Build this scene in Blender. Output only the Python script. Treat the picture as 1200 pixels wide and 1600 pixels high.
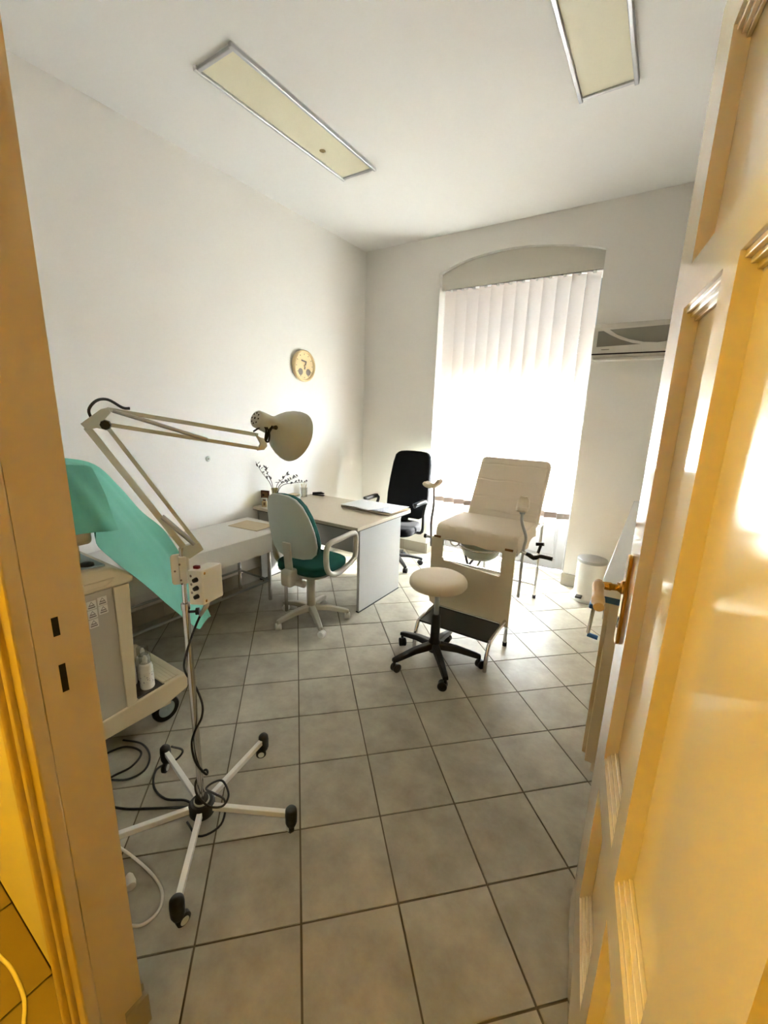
import bpy, math, random
from mathutils import Vector, Matrix, noise

random.seed(7)
for o in list(bpy.data.objects):
    bpy.data.objects.remove(o, do_unlink=True)
SC = bpy.context.scene
COL = SC.collection

# ------------------------------------------------------------------ camera
cam_d = bpy.data.cameras.new('camera')
cam_d.sensor_fit = 'HORIZONTAL'
cam_d.sensor_width = 36.0
cam_d.lens = 36.0 * 659.8 / 1200.0
cam_d.clip_start = 0.02
cam_d.clip_end = 100
cam = bpy.data.objects.new('camera', cam_d)
COL.objects.link(cam)
RT = Vector((0.83694, 0.54654, 0.02882))
UP = Vector((-0.14909, 0.17702, 0.97285))
FW = Vector((-0.5266, 0.81851, -0.22964))
M = Matrix.Identity(4)
for i in range(3):
    M[i][0], M[i][1], M[i][2] = RT[i], UP[i], -FW[i]
M.translation = Vector((0, 0, 1.651))
cam.matrix_world = M
SC.camera = cam

# ------------------------------------------------------------------ world, sun, exposure
world = bpy.data.worlds.new('sky')
SC.world = world
world.use_nodes = True
bg = world.node_tree.nodes['Background']
bg.inputs['Color'].default_value = (0.83, 0.92, 1.03, 1)
bg.inputs['Strength'].default_value = 30.0

sun_d = bpy.data.lights.new('sun', 'SUN')
sun_d.energy = 42.0
sun_d.color = (1.0, 0.95, 0.88)
sun_d.angle = math.radians(9.0)
sun = bpy.data.objects.new('sun', sun_d)
COL.objects.link(sun)
sun.rotation_euler = Vector((-0.70, -0.55, -0.34)).to_track_quat('-Z', 'Y').to_euler()

vs = SC.view_settings
vs.view_transform = 'Standard'
vs.look = 'None'
vs.gamma = 1.0
vs.use_curve_mapping = False
vs.exposure = 2.43

# ------------------------------------------------------------------ materials
def new_mat(name):
    m = bpy.data.materials.new(name)
    m.use_nodes = True
    nt = m.node_tree
    return m, nt, nt.nodes['Principled BSDF']

def srgb(r, g, b):
    f = lambda c: (c / 255 / 12.92) if c / 255 <= 0.04045 else ((c / 255 + 0.055) / 1.055) ** 2.4
    return (f(r), f(g), f(b), 1)

def paint(name, col, rough=0.5, metal=0.0, var=0.06, scale=12.0, bump=0.0, bscale=60.0, coat=0.0, spec=0.5, sub=None):
    m, nt, p = new_mat(name)
    N = nt.nodes; L = nt.links
    tc = N.new('ShaderNodeTexCoord')
    nz = N.new('ShaderNodeTexNoise')
    nz.inputs['Scale'].default_value = scale
    nz.inputs['Detail'].default_value = 3
    L.new(tc.outputs['Object'], nz.inputs['Vector'])
    mr = N.new('ShaderNodeMapRange')
    mr.inputs['To Min'].default_value = 1 - var
    mr.inputs['To Max'].default_value = 1 + var
    L.new(nz.outputs['Fac'], mr.inputs['Value'])
    hs = N.new('ShaderNodeHueSaturation')
    hs.inputs['Color'].default_value = col
    L.new(mr.outputs['Result'], hs.inputs['Value'])
    L.new(hs.outputs['Color'], p.inputs['Base Color'])
    p.inputs['Roughness'].default_value = rough
    p.inputs['Metallic'].default_value = metal
    p.inputs['Coat Weight'].default_value = coat
    p.inputs['Coat Roughness'].default_value = 0.08
    p.inputs['Specular IOR Level'].default_value = spec
    if bump > 0:
        n2 = N.new('ShaderNodeTexNoise')
        n2.inputs['Scale'].default_value = bscale
        n2.inputs['Detail'].default_value = 4
        L.new(tc.outputs['Object'], n2.inputs['Vector'])
        b = N.new('ShaderNodeBump')
        b.inputs['Strength'].default_value = bump
        b.inputs['Distance'].default_value = 0.01
        L.new(n2.outputs['Fac'], b.inputs['Height'])
        L.new(b.outputs['Normal'], p.inputs['Normal'])
    return m

def tile_mat():
    m, nt, p = new_mat('floor_tile')
    N = nt.nodes; L = nt.links
    tc = N.new('ShaderNodeTexCoord')
    oi = N.new('ShaderNodeObjectInfo')
    geo = N.new('ShaderNodeNewGeometry')
    add = N.new('ShaderNodeVectorMath'); add.operation = 'ADD'
    L.new(geo.outputs['Position'], add.inputs[0])
    mul = N.new('ShaderNodeVectorMath'); mul.operation = 'SCALE'
    mul.inputs['Scale'].default_value = 37.0
    cmb = N.new('ShaderNodeCombineXYZ')
    L.new(oi.outputs['Random'], cmb.inputs['X']); L.new(oi.outputs['Random'], cmb.inputs['Y'])
    L.new(cmb.outputs['Vector'], mul.inputs[0]); L.new(mul.outputs['Vector'], add.inputs[1])
    n1 = N.new('ShaderNodeTexNoise'); n1.inputs['Scale'].default_value = 5.0; n1.inputs['Detail'].default_value = 6
    n1.inputs['Roughness'].default_value = 0.65
    L.new(add.outputs['Vector'], n1.inputs['Vector'])
    rp = N.new('ShaderNodeValToRGB')
    rp.color_ramp.elements[0].position = 0.3;  rp.color_ramp.elements[0].color = srgb(146, 139, 124)
    rp.color_ramp.elements[1].position = 0.72; rp.color_ramp.elements[1].color = srgb(180, 172, 154)
    L.new(n1.outputs['Fac'], rp.inputs['Fac'])
    hs = N.new('ShaderNodeHueSaturation')
    mr = N.new('ShaderNodeMapRange'); mr.inputs['To Min'].default_value = 0.93; mr.inputs['To Max'].default_value = 1.06
    L.new(oi.outputs['Random'], mr.inputs['Value']); L.new(mr.outputs['Result'], hs.inputs['Value'])
    L.new(rp.outputs['Color'], hs.inputs['Color'])
    L.new(hs.outputs['Color'], p.inputs['Base Color'])
    p.inputs['Roughness'].default_value = 0.3
    p.inputs['Specular IOR Level'].default_value = 0.15
    n2 = N.new('ShaderNodeTexNoise'); n2.inputs['Scale'].default_value = 14; n2.inputs['Detail'].default_value = 5
    L.new(add.outputs['Vector'], n2.inputs['Vector'])
    b = N.new('ShaderNodeBump'); b.inputs['Strength'].default_value = 0.09; b.inputs['Distance'].default_value = 0.01
    L.new(n2.outputs['Fac'], b.inputs['Height']); L.new(b.outputs['Normal'], p.inputs['Normal'])
    return m

def blind_mat():
    m = bpy.data.materials.new('blind_fabric'); m.use_nodes = True
    nt = m.node_tree; N = nt.nodes; L = nt.links
    for n in list(N): N.remove(n)
    out = N.new('ShaderNodeOutputMaterial')
    d = N.new('ShaderNodeBsdfDiffuse'); d.inputs['Color'].default_value = srgb(226, 208, 196)
    t = N.new('ShaderNodeBsdfTranslucent'); t.inputs['Color'].default_value = srgb(240, 236, 231)
    tc = N.new('ShaderNodeTexCoord')
    wv = N.new('ShaderNodeTexNoise'); wv.inputs['Scale'].default_value = 220
    L.new(tc.outputs['Object'], wv.inputs['Vector'])
    b = N.new('ShaderNodeBump'); b.inputs['Strength'].default_value = 0.15; b.inputs['Distance'].default_value = 0.001
    L.new(wv.outputs['Fac'], b.inputs['Height']); L.new(b.outputs['Normal'], d.inputs['Normal'])
    mx = N.new('ShaderNodeMixShader'); mx.inputs['Fac'].default_value = 0.46
    L.new(d.outputs[0], mx.inputs[1]); L.new(t.outputs[0], mx.inputs[2]); L.new(mx.outputs[0], out.inputs['Surface'])
    return m

def glass_mat(name, col=(0.95, 0.97, 0.96, 1), fac=0.08):
    m = bpy.data.materials.new(name); m.use_nodes = True
    nt = m.node_tree; N = nt.nodes; L = nt.links
    for n in list(N): N.remove(n)
    out = N.new('ShaderNodeOutputMaterial')
    t = N.new('ShaderNodeBsdfTransparent'); t.inputs['Color'].default_value = col
    g = N.new('ShaderNodeBsdfGlossy'); g.inputs['Roughness'].default_value = 0.03
    mx = N.new('ShaderNodeMixShader'); mx.inputs['Fac'].default_value = fac
    L.new(t.outputs[0], mx.inputs[1]); L.new(g.outputs[0], mx.inputs[2]); L.new(mx.outputs[0], out.inputs['Surface'])
    return m

def cloth_mat(name, col, trans=0.25):
    m = bpy.data.materials.new(name); m.use_nodes = True
    nt = m.node_tree; N = nt.nodes; L = nt.links
    p = N['Principled BSDF']; out = N['Material Output']
    p.inputs['Base Color'].default_value = col; p.inputs['Roughness'].default_value = 0.75
    tc = N.new('ShaderNodeTexCoord'); nz = N.new('ShaderNodeTexNoise'); nz.inputs['Scale'].default_value = 18; nz.inputs['Detail'].default_value = 4
    L.new(tc.outputs['Object'], nz.inputs['Vector'])
    b = N.new('ShaderNodeBump'); b.inputs['Strength'].default_value = 0.12; b.inputs['Distance'].default_value = 0.02
    L.new(nz.outputs['Fac'], b.inputs['Height']); L.new(b.outputs['Normal'], p.inputs['Normal'])
    t = N.new('ShaderNodeBsdfTranslucent'); t.inputs['Color'].default_value = col
    mx = N.new('ShaderNodeMixShader'); mx.inputs['Fac'].default_value = trans
    L.new(p.outputs[0], mx.inputs[1]); L.new(t.outputs[0], mx.inputs[2]); L.new(mx.outputs[0], out.inputs['Surface'])
    return m

def print_mat(name, paper, ink, scale=60, thr=0.5):
    m, nt, p = new_mat(name)
    N = nt.nodes; L = nt.links
    tc = N.new('ShaderNodeTexCoord'); v = N.new('ShaderNodeTexVoronoi'); v.inputs['Scale'].default_value = scale
    L.new(tc.outputs['Object'], v.inputs['Vector'])
    rp = N.new('ShaderNodeValToRGB'); rp.color_ramp.interpolation = 'CONSTANT'
    rp.color_ramp.elements[0].color = ink; rp.color_ramp.elements[1].position = thr; rp.color_ramp.elements[1].color = paper
    L.new(v.outputs['Distance'], rp.inputs['Fac']); L.new(rp.outputs['Color'], p.inputs['Base Color'])
    p.inputs['Roughness'].default_value = 0.6
    return m

def emis_mat(name, col, s):
    m, nt, p = new_mat(name)
    p.inputs['Base Color'].default_value = col
    p.inputs['Emission Color'].default_value = col
    p.inputs['Emission Strength'].default_value = s
    return m

MT = dict(
    terrace=paint('terrace_paving', srgb(205, 202, 196), 0.8, var=0.1),
    shutter=cloth_mat('shutter_plastic', srgb(92, 70, 56), 0.0),
    wall=paint('wall_paint', srgb(235, 231, 224), 0.85, var=0.015, scale=2.0, bump=0.06, bscale=45),
    ceiling=paint('ceiling_paint', srgb(234, 232, 228), 0.9, var=0.01, scale=2.0),
    niche=paint('niche_paint', srgb(205, 199, 186), 0.85, var=0.01),
    grout=paint('grout', srgb(92, 82, 66), 0.9, var=0.12, scale=30),
    tile=tile_mat(),
    baseboard=paint('baseboard_tile', srgb(158, 150, 134), 0.4, var=0.08, scale=10),
    door=paint('door_gloss_paint', srgb(226, 214, 190), 0.11, var=0.02, scale=4, bump=0.02, bscale=9, coat=0.35),
    frame=paint('frame_gloss_paint', srgb(214, 196, 164), 0.3, var=0.03, scale=5, bump=0.03, bscale=12),
    win=paint('window_white_paint', srgb(176, 178, 182), 0.35, var=0.01),
    gripcream=paint('cream_grip', srgb(208, 176, 122), 0.3, var=0.04),
    brass=paint('brass', srgb(196, 150, 72), 0.2, 1.0, var=0.1, scale=30),
    bronze=paint('dark_bronze', srgb(120, 82, 44), 0.3, 1.0, var=0.1, scale=30),
    cream_plastic=paint('cream_plastic', srgb(226, 214, 186), 0.35, var=0.02),
    blind=blind_mat(),
    weight=paint('blind_hem', srgb(112, 98, 88), 0.8, var=0.05, scale=40),
    rail=paint('white_rail', srgb(240, 238, 232), 0.35),
    chain=paint('bead_chain', srgb(225, 222, 215), 0.4),
    chrome=paint('chrome', srgb(205, 205, 205), 0.16, 1.0, var=0.03),
    bowl=paint('pale_green_enamel', srgb(190, 196, 178), 0.25, var=0.03),
    steel=paint('brushed_steel', srgb(170, 170, 168), 0.35, 1.0, var=0.05),
    alu=paint('aluminium', srgb(190, 190, 192), 0.35, 0.9, var=0.04),
    diffuser=paint('cream_diffuser', srgb(218, 211, 184), 0.5, var=0.03, scale=5, bump=0.1, bscale=140),
    black=paint('black_plastic', srgb(22, 22, 23), 0.38, var=0.1, scale=30),
    rubber=paint('black_rubber', srgb(30, 30, 30), 0.6, var=0.1, scale=30, bump=0.1, bscale=90),
    blackfab=paint('black_fabric', srgb(16, 16, 20), 0.85, var=0.2, scale=200, bump=0.15, bscale=300, spec=0.2),
    greenfab=paint('green_fabric', srgb(18, 74, 66), 0.9, var=0.18, scale=160, bump=0.15, bscale=260, spec=0.2),
    greyplastic=paint('grey_shell_plastic', srgb(184, 188, 178), 0.5, var=0.02, bump=0.05, bscale=220),
    beigeplastic=paint('beige_chair_plastic', srgb(188, 182, 166), 0.45, var=0.02),
    white=paint('white_enamel', srgb(236, 236, 232), 0.25, var=0.01),
    lampgrey=paint('lamp_enamel', srgb(190, 192, 178), 0.38, var=0.02),
    boxwhite=paint('box_enamel', srgb(222, 220, 208), 0.4, var=0.02),
    vinyl=paint('cream_vinyl', srgb(214, 196, 166), 0.38, var=0.03, scale=8, bump=0.04, bscale=30),
    couch=paint('couch_cover', srgb(216, 200, 176), 0.7, var=0.03, scale=8, bump=0.06, bscale=24),
    board=paint('cream_board', srgb(206, 190, 160), 0.4, var=0.02),
    laminate=paint('grey_laminate', srgb(172, 171, 168), 0.42, var=0.02, scale=20),
    desktop=paint('beige_laminate', srgb(200, 186, 164), 0.35, var=0.03, scale=20),
    deskdark=paint('dark_edge', srgb(70, 62, 54), 0.6, var=0.05),
    sheet=cloth_mat('white_sheet', srgb(240, 236, 228), 0.1),
    bedpad=paint('bed_padding', srgb(205, 196, 180), 0.5, var=0.03),
    teal=cloth_mat('teal_drape', srgb(118, 192, 170), 0.3),
    cart=paint('cart_plastic', srgb(212, 196, 160), 0.45, var=0.02),
    cartpanel=paint('cart_panel', srgb(178, 168, 148), 0.5, var=0.02, bump=0.03, bscale=120),
    cartdark=paint('cart_mat', srgb(82, 78, 72), 0.7, var=0.05),
    cartgrey=paint('cart_keys', srgb(150, 160, 160), 0.5, var=0.03),
    cartgreen=paint('cart_rear', srgb(150, 156, 136), 0.5, var=0.03),
    stickerpaper=paint('sticker_paper', srgb(220, 214, 200), 0.5),
    stickerink=paint('sticker_ink', srgb(128, 118, 104), 0.6),
    paper=paint('paper', srgb(235, 233, 232), 0.7, var=0.02),
    bluepaper=print_mat('printed_paper', srgb(226, 228, 236), srgb(150, 165, 200), 45, 0.22),
    folder=paint('card_folder', srgb(205, 186, 150), 0.6),
    blueplastic=paint('blue_plastic', srgb(38, 92, 150), 0.4, var=0.04),
    bottle=paint('bottle_plastic', srgb(232, 230, 222), 0.35, var=0.02),
    bottlelabel=print_mat('bottle_label', srgb(226, 224, 216), srgb(160, 150, 160), 90, 0.3),
    clearcap=glass_mat('clear_cap', (0.86, 0.86, 0.82, 1), 0.12),
    pane=glass_mat('window_glass', (0.96, 0.98, 0.97, 1), 0.06),
    vase=glass_mat('amber_glass', (0.62, 0.56, 0.26, 1), 0.14),
    twig=paint('dry_twig', srgb(70, 46, 36), 0.8, var=0.15),
    leaf=paint('dry_leaf', srgb(86, 78, 76), 0.8, var=0.2, scale=40),
    brownwood=paint('brown_wood', srgb(84, 40, 22), 0.4, var=0.15, scale=30),
    photo=print_mat('photo_print', srgb(150, 110, 80), srgb(60, 34, 24), 25, 0.35),
    gold=paint('gold_rim', srgb(222, 196, 148), 0.35, 0.2, var=0.05),
    dial=paint('clock_dial', srgb(250, 244, 222), 0.5, var=0.01),
    dialgrey=paint('clock_grey', srgb(128, 116, 106), 0.5),
    acgrey=paint('ac_grille', srgb(116, 110, 96), 0.5, var=0.03),
    acbody=paint('ac_body', srgb(204, 197, 184), 0.4, var=0.01),
    darkhole=paint('dark_hole', srgb(24, 16, 10), 0.9),
    cord=paint('black_cord', srgb(24, 22, 22), 0.5),
    wcord=paint('white_cord', srgb(215, 208, 196), 0.5),
    red=paint('red_switch', srgb(120, 20, 24), 0.35),
    fly=paint('spot_brown', srgb(128, 104, 52), 0.7),
    corrwall=paint('corridor_wall', srgb(220, 205, 170), 0.8, var=0.02),
    corrtile=paint('corridor_tile', srgb(122, 104, 78), 0.35, var=0.08, scale=6),
    lampglow=emis_mat('corridor_lamp_glow', (1.0, 0.64, 0.035, 1), 50.0),
)

# ------------------------------------------------------------------ mesh helpers
class MB:
    def __init__(s):
        s.v = []; s.f = []
    def add(s, vs_, fs_):
        k = len(s.v)
        s.v += [Vector(x) for x in vs_]
        s.f += [tuple(i + k for i in f) for f in fs_]
        return s
    def box(s, x0, x1, y0, y1, z0, z1):
        v = [(x0, y0, z0), (x1, y0, z0), (x1, y1, z0), (x0, y1, z0), (x0, y0, z1), (x1, y0, z1), (x1, y1, z1), (x0, y1, z1)]
        return s.add(v, [(3, 2, 1, 0), (4, 5, 6, 7), (0, 1, 5, 4), (1, 2, 6, 5), (2, 3, 7, 6), (3, 0, 4, 7)])
    def prism(s, pts, mat_to3, t0, t1):
        n = len(pts)
        v = [mat_to3(p[0], p[1], t0) for p in pts] + [mat_to3(p[0], p[1], t1) for p in pts]
        f = [tuple(range(n - 1, -1, -1)), tuple(range(n, 2 * n))]
        f += [(i, (i + 1) % n, n + (i + 1) % n, n + i) for i in range(n)]
        return s.add(v, f)
    def tube(s, pts, r, n=10, closed=False, smooth=0, caps=True):
        P = [Vector(p) for p in pts]
        if smooth:
            P = catmull(P, smooth, closed)
        m = len(P)
        rr = r if isinstance(r, (list, tuple)) else None
        T = []
        for i in range(m):
            a = P[(i - 1) % m] if (closed or i > 0) else P[0]
            b = P[(i + 1) % m] if (closed or i < m - 1) else P[-1]
            d = (b - a)
            T.append(d.normalized() if d.length > 1e-9 else Vector((0, 0, 1)))
        u = T[0].orthogonal().normalized()
        rings = []
        for i in range(m):
            u = (u - T[i] * u.dot(T[i]))
            u = u.normalized() if u.length > 1e-6 else T[i].orthogonal().normalized()
            w = T[i].cross(u)
            ri = rr[min(len(rr) - 1, int(round(i * (len(rr) - 1) / max(1, m - 1))))] if rr else r
            rings.append([P[i] + (u * math.cos(2 * math.pi * k / n) + w * math.sin(2 * math.pi * k / n)) * ri for k in range(n)])
        v = [x for rg in rings for x in rg]
        f = []
        for i in range(m if closed else m - 1):
            j = (i + 1) % m
            for k in range(n):
                f.append((i * n + k, i * n + (k + 1) % n, j * n + (k + 1) % n, j * n + k))
        if caps and not closed:
            f.append(tuple(range(n - 1, -1, -1)))
            f.append(tuple((m - 1) * n + k for k in range(n)))
        return s.add(v, f)
    def bar(s, a, b, w, h):
        """square bar from a to b"""
        a = Vector(a); b = Vector(b); d = (b - a).normalized()
        upv = Vector((0, 0, 1)) if abs(d.z) < 0.95 else Vector((0, 1, 0))
        x = d.cross(upv).normalized(); y = x.cross(d).normalized()
        c = [(-w / 2, -h / 2), (w / 2, -h / 2), (w / 2, h / 2), (-w / 2, h / 2)]
        v = [a + x * p + y * q for p, q in c] + [b + x * p + y * q for p, q in c]
        return s.add(v, [(3, 2, 1, 0), (4, 5, 6, 7), (0, 1, 5, 4), (1, 2, 6, 5), (2, 3, 7, 6), (3, 0, 4, 7)])
    def lathe(s, prof, n=32, origin=(0, 0, 0), axis=(0, 0, 1)):
        o = Vector(origin); ax = Vector(axis).normalized(); u = ax.orthogonal().normalized(); w = ax.cross(u)
        m = len(prof); v = []; f = []
        for r, h in prof:
            for k in range(n):
                a = 2 * math.pi * k / n
                v.append(o + ax * h + (u * math.cos(a) + w * math.sin(a)) * r)
        for i in range(m - 1):
            for k in range(n):
                f.append((i * n + k, i * n + (k + 1) % n, (i + 1) * n + (k + 1) % n, (i + 1) * n + k))
        if prof[0][0] > 1e-5: f.append(tuple(range(n - 1, -1, -1)))
        if prof[-1][0] > 1e-5: f.append(tuple((m - 1) * n + k for k in range(n)))
        return s.add(v, f)
    def grid(s, rows):
        k = len(s.v); m = len(rows); n = len(rows[0])
        v = [p for r in rows for p in r]
        f = [(i * n + j, i * n + j + 1, (i + 1) * n + j + 1, (i + 1) * n + j) for i in range(m - 1) for j in range(n - 1)]
        return s.add(v, f)
    def build(s, name, mat, parent=None, smooth=False, bevel=0.0, seg=2, loc=None, solid=0.0, subd=0):
        me = bpy.data.meshes.new(name)
        me.from_pydata([tuple(x) for x in s.v], [], s.f)
        me.update()
        import bmesh
        bm = bmesh.new(); bm.from_mesh(me)
        bmesh.ops.remove_doubles(bm, verts=bm.verts, dist=1e-6)
        bmesh.ops.recalc_face_normals(bm, faces=bm.faces)
        bm.to_mesh(me); bm.free()
        me.materials.append(MT[mat] if isinstance(mat, str) else mat)
        if smooth or bevel > 0:
            for p in me.polygons: p.use_smooth = True
        o = bpy.data.objects.new(name, me)
        COL.objects.link(o)
        if parent is not None: o.parent = parent
        if loc is not None: o.location = loc
        if solid > 0:
            md = o.modifiers.new('solid', 'SOLIDIFY'); md.thickness = solid; md.offset = 0
        if subd:
            md = o.modifiers.new('sub', 'SUBSURF'); md.levels = subd; md.render_levels = subd
        if bevel > 0:
            md = o.modifiers.new('bevel', 'BEVEL'); md.width = bevel; md.segments = seg; md.limit_method = 'ANGLE'; md.angle_limit = math.radians(35)
            md.harden_normals = False
        if (smooth or bevel > 0):
            md = o.modifiers.new('wn', 'WEIGHTED_NORMAL'); md.keep_sharp = True
            try:
                me.set_sharp_from_angle(angle=math.radians(50 if smooth else 40))
            except Exception:
                pass
        return o

def catmull(P, k, closed=False):
    out = []; n = len(P)
    rng = range(n if closed else n - 1)
    for i in rng:
        p0 = P[(i - 1) % n] if (closed or i > 0) else P[0] * 2 - P[1]
        p1 = P[i]; p2 = P[(i + 1) % n]
        p3 = P[(i + 2) % n] if (closed or i < n - 2) else P[-1] * 2 - P[-2]
        for j in range(k):
            t = j / k
            out.append(0.5 * ((2 * p1) + (p2 - p0) * t + (2 * p0 - 5 * p1 + 4 * p2 - p3) * t * t + (3 * p1 - p0 - 3 * p2 + p3) * t ** 3))
    if not closed: out.append(P[-1].copy())
    return out

def tag(o, label=None, cat=None, group=None, kind=None):
    if label: o['label'] = label
    if cat: o['category'] = cat
    if group: o['group'] = group
    if kind: o['kind'] = kind
    return o

def thing(name, loc, label, cat, rz=0.0, group=None):
    o = bpy.data.objects.new(name, None)
    o.empty_display_size = 0.1
    COL.objects.link(o)
    o.location = loc; o.rotation_euler = (0, 0, rz)
    return tag(o, label, cat, group)

def struct(o): return tag(o, kind='structure')

def copy_part(src, parent, loc=None, rz=None):
    c = src.copy(); COL.objects.link(c); c.parent = parent
    if loc is not None: c.location = loc
    if rz is not None: c.rotation_euler = (0, 0, rz)
    return c

def rrect(w, h, r, n=5, cx=0, cy=0):
    pts = []
    for sx, sy, a0 in ((1, 1, 0), (-1, 1, 90), (-1, -1, 180), (1, -1, 270)):
        for i in range(n + 1):
            a = math.radians(a0 + 90 * i / n)
            pts.append((cx + sx * (w / 2 - r) + r * math.cos(a), cy + sy * (h / 2 - r) + r * math.sin(a)))
    return pts

XY = lambda a, b, t: (a, b, t)
XZ = lambda a, b, t: (a, t, b)
YZ = lambda a, b, t: (t, a, b)

# ------------------------------------------------------------------ setting
XL, XR, YB, YF, ZC = -3.164, 0.56, 4.376, 0.345, 3.431
WX0, WX1, WZ1 = -2.2, -0.643, 2.915      # window niche
YO = 4.93                                # outer face of the back wall
DX0, DX1, DZ = -0.955, 0.17, 2.52        # doorway

floor = struct(MB().box(XL - 0.02, XR + 0.02, 0.235, YO, -0.12, -0.004).build('floor', 'grout'))
S = 0.33
OX, OY = -1.9198, 1.92539
CX, CY = 0.234838, 0.231843
def clip(poly, a, b, c):   # keep a*x+b*y<=c
    out = []
    for i in range(len(poly)):
        p, q = poly[i], poly[(i + 1) % len(poly)]
        dp, dq = a * p[0] + b * p[1] - c, a * q[0] + b * q[1] - c
        if dp <= 0: out.append(p)
        if dp * dq < 0:
            t = dp / (dp - dq); out.append((p[0] + (q[0] - p[0]) * t, p[1] + (q[1] - p[1]) * t))
    return out
g = 0.0035 / S
full_mesh = None
for c in range(-14, 16):
    for r in range(-12, 16):
        corners = []
        for dc, dr in ((g, g), (1 - g, g), (1 - g, 1 - g), (g, 1 - g)):
            cc, rr = c + dc, r + dr
            corners.append((OX + cc * CX - rr * CY, OY + cc * CY + rr * CX))
        ins = [(XL + .002 <= x <= XR - .002 and 0.30 <= y <= YB - .002) or (WX0 <= x <= WX1 and YB - .1 <= y <= 4.83) for x, y in corners]
        if all(ins):
            poly = corners
        else:
            poly = corners
            for a, b, k in ((-1, 0, -(XL + .002)), (1, 0, XR - .002), (0, -1, -0.30), (0, 1, YB - .002)):
                poly = clip(poly, a, b, k)
                if len(poly) < 3: break
            if len(poly) < 3:      # try the window niche strip
                poly = corners
                for a, b, k in ((-1, 0, -(WX0 + .002)), (1, 0, WX1 - .002), (0, -1, -(YB - .002)), (0, 1, 4.83)):
                    poly = clip(poly, a, b, k)
                    if len(poly) < 3: break
                if len(poly) < 3: continue
            else:
                pn = corners
                for a, b, k in ((-1, 0, -(WX0 + .002)), (1, 0, WX1 - .002), (0, -1, -(YB - .002)), (0, 1, 4.83)):
                    pn = clip(pn, a, b, k)
                    if len(pn) < 3: break
                if len(pn) >= 3:
                    MB().prism(pn, XY, -0.004, 0.0).build('floor_tile', 'tile', floor)
        ar = abs(sum(poly[i][0] * poly[(i + 1) % len(poly)][1] - poly[(i + 1) % len(poly)][0] * poly[i][1] for i in range(len(poly)))) / 2
        if ar < 0.0004: continue
        if all(ins) and full_mesh is not None:
            o = bpy.data.objects.new('floor_tile', full_mesh); COL.objects.link(o); o.parent = floor
            o.location = (corners[0][0], corners[0][1], 0)
        elif all(ins):
            x0, y0 = corners[0]
            o = MB().prism([(x - x0, y - y0) for x, y in corners], XY, -0.004, 0.0).build('floor_tile', 'tile', floor, bevel=0.0012, seg=1)
            full_mesh = o.data; o.location = (x0, y0, 0)
        else:
            MB().prism(poly, XY, -0.004, 0.0).build('floor_tile', 'tile', floor)

struct(MB().box(XL - 0.1, XR + 0.1, 0.235, YO, ZC, ZC + 0.12).build('ceiling', 'ceiling'))
struct(MB().box(XL - 0.12, XL, 0.235, YO, -0.12, ZC).build('wall_left', 'wall'))
struct(MB().box(XR, XR + 0.12, 0.235, YO, -0.12, ZC).build('wall_right', 'wall'))

# back wall: two piers, plus the spandrel with an arched niche cut
wb = struct(MB().box(XL, WX0, YB, YO, 0, ZC).box(WX1, XR, YB, YO, 0, ZC).build('wall_back', 'wall'))
AX0, AX1 = -2.213, -0.614
arch = [(-2.2, 3.080), (-2.10, 3.118), (-1.98, 3.155), (-1.85, 3.180), (-1.714, 3.196), (-1.58, 3.204), (-1.44, 3.204), (-1.30, 3.196), (-1.169, 3.180), (-1.02, 3.158), (-0.867, 3.130), (-0.74, 3.098), (-0.643, 3.066)]
sp = MB()
top = [(XL, ZC)] + [(XR, ZC)]
# spandrel: strips between arch and ceiling
for (a, za), (b, zb) in zip(arch[:-1], arch[1:]):
    sp.prism([(a, za), (b, zb), (b, ZC), (a, ZC)], XZ, YB, YB + 0.10)
sp.build('arch_spandrel', 'wall', wb)
MB().box(WX0, WX1, YB + 0.055, YB + 0.085, WZ1 + .01, 3.23).build('arch_infill', 'niche', wb)
MB().box(WX0, WX1, YB + 0.10, YO, 2.94, ZC).build('lintel', 'wall', wb)
# baseboards of grey tile
def baseboard(name, a, b, axis, face, nrm, h=0.126, t=0.011):
    root = None
    k = 0; p = a
    while p < b - 0.01:
        e = min(p + 0.33, b)
        m = MB()
        lo, hi = (face, face + t * nrm) if nrm > 0 else (face + t * nrm, face)
        if axis == 'x': m.box(p + .0012, e - .0012, lo, hi, 0.0005, h)
        else: m.box(lo, hi, p + .0012, e - .0012, 0.0005, h)
        if root is None:
            root = struct(m.build(name, 'baseboard', bevel=0.001, seg=1))
        else:
            m.build('baseboard_tile', 'baseboard', root, bevel=0.001, seg=1)
        p = e
baseboard('baseboard_back', XL + .012, WX0, 'x', YB, -1)
baseboard('baseboard_back_right', WX1, 0.0, 'x', YB, -1)
baseboard('baseboard_left', YF + .012, YB - .012, 'y', XL, 1)
baseboard('baseboard_front', XL + .012, DX0 - 0.005, 'x', YF, 1)
struct(MB().box(WX1 - .012, WX1, YB, 4.78, 0, .126).build('baseboard_niche_right', 'baseboard'))
struct(MB().box(WX0, WX0 + .012, YB, 4.78, 0, .126).build('baseboard_niche_left', 'baseboard'))
struct(MB().box(DX0 - .004, DX0 + .012, 0.30, YF + .012, 0, .10).build('baseboard_jamb', 'baseboard'))

# near wall with the doorway
struct(MB().box(XL, DX0, 0.25, YF, 0, ZC).box(DX1, XR, 0.25, YF, 0, ZC).box(DX0, DX1, 0.25, YF, DZ, ZC).build('wall_front', 'wall'))

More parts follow.
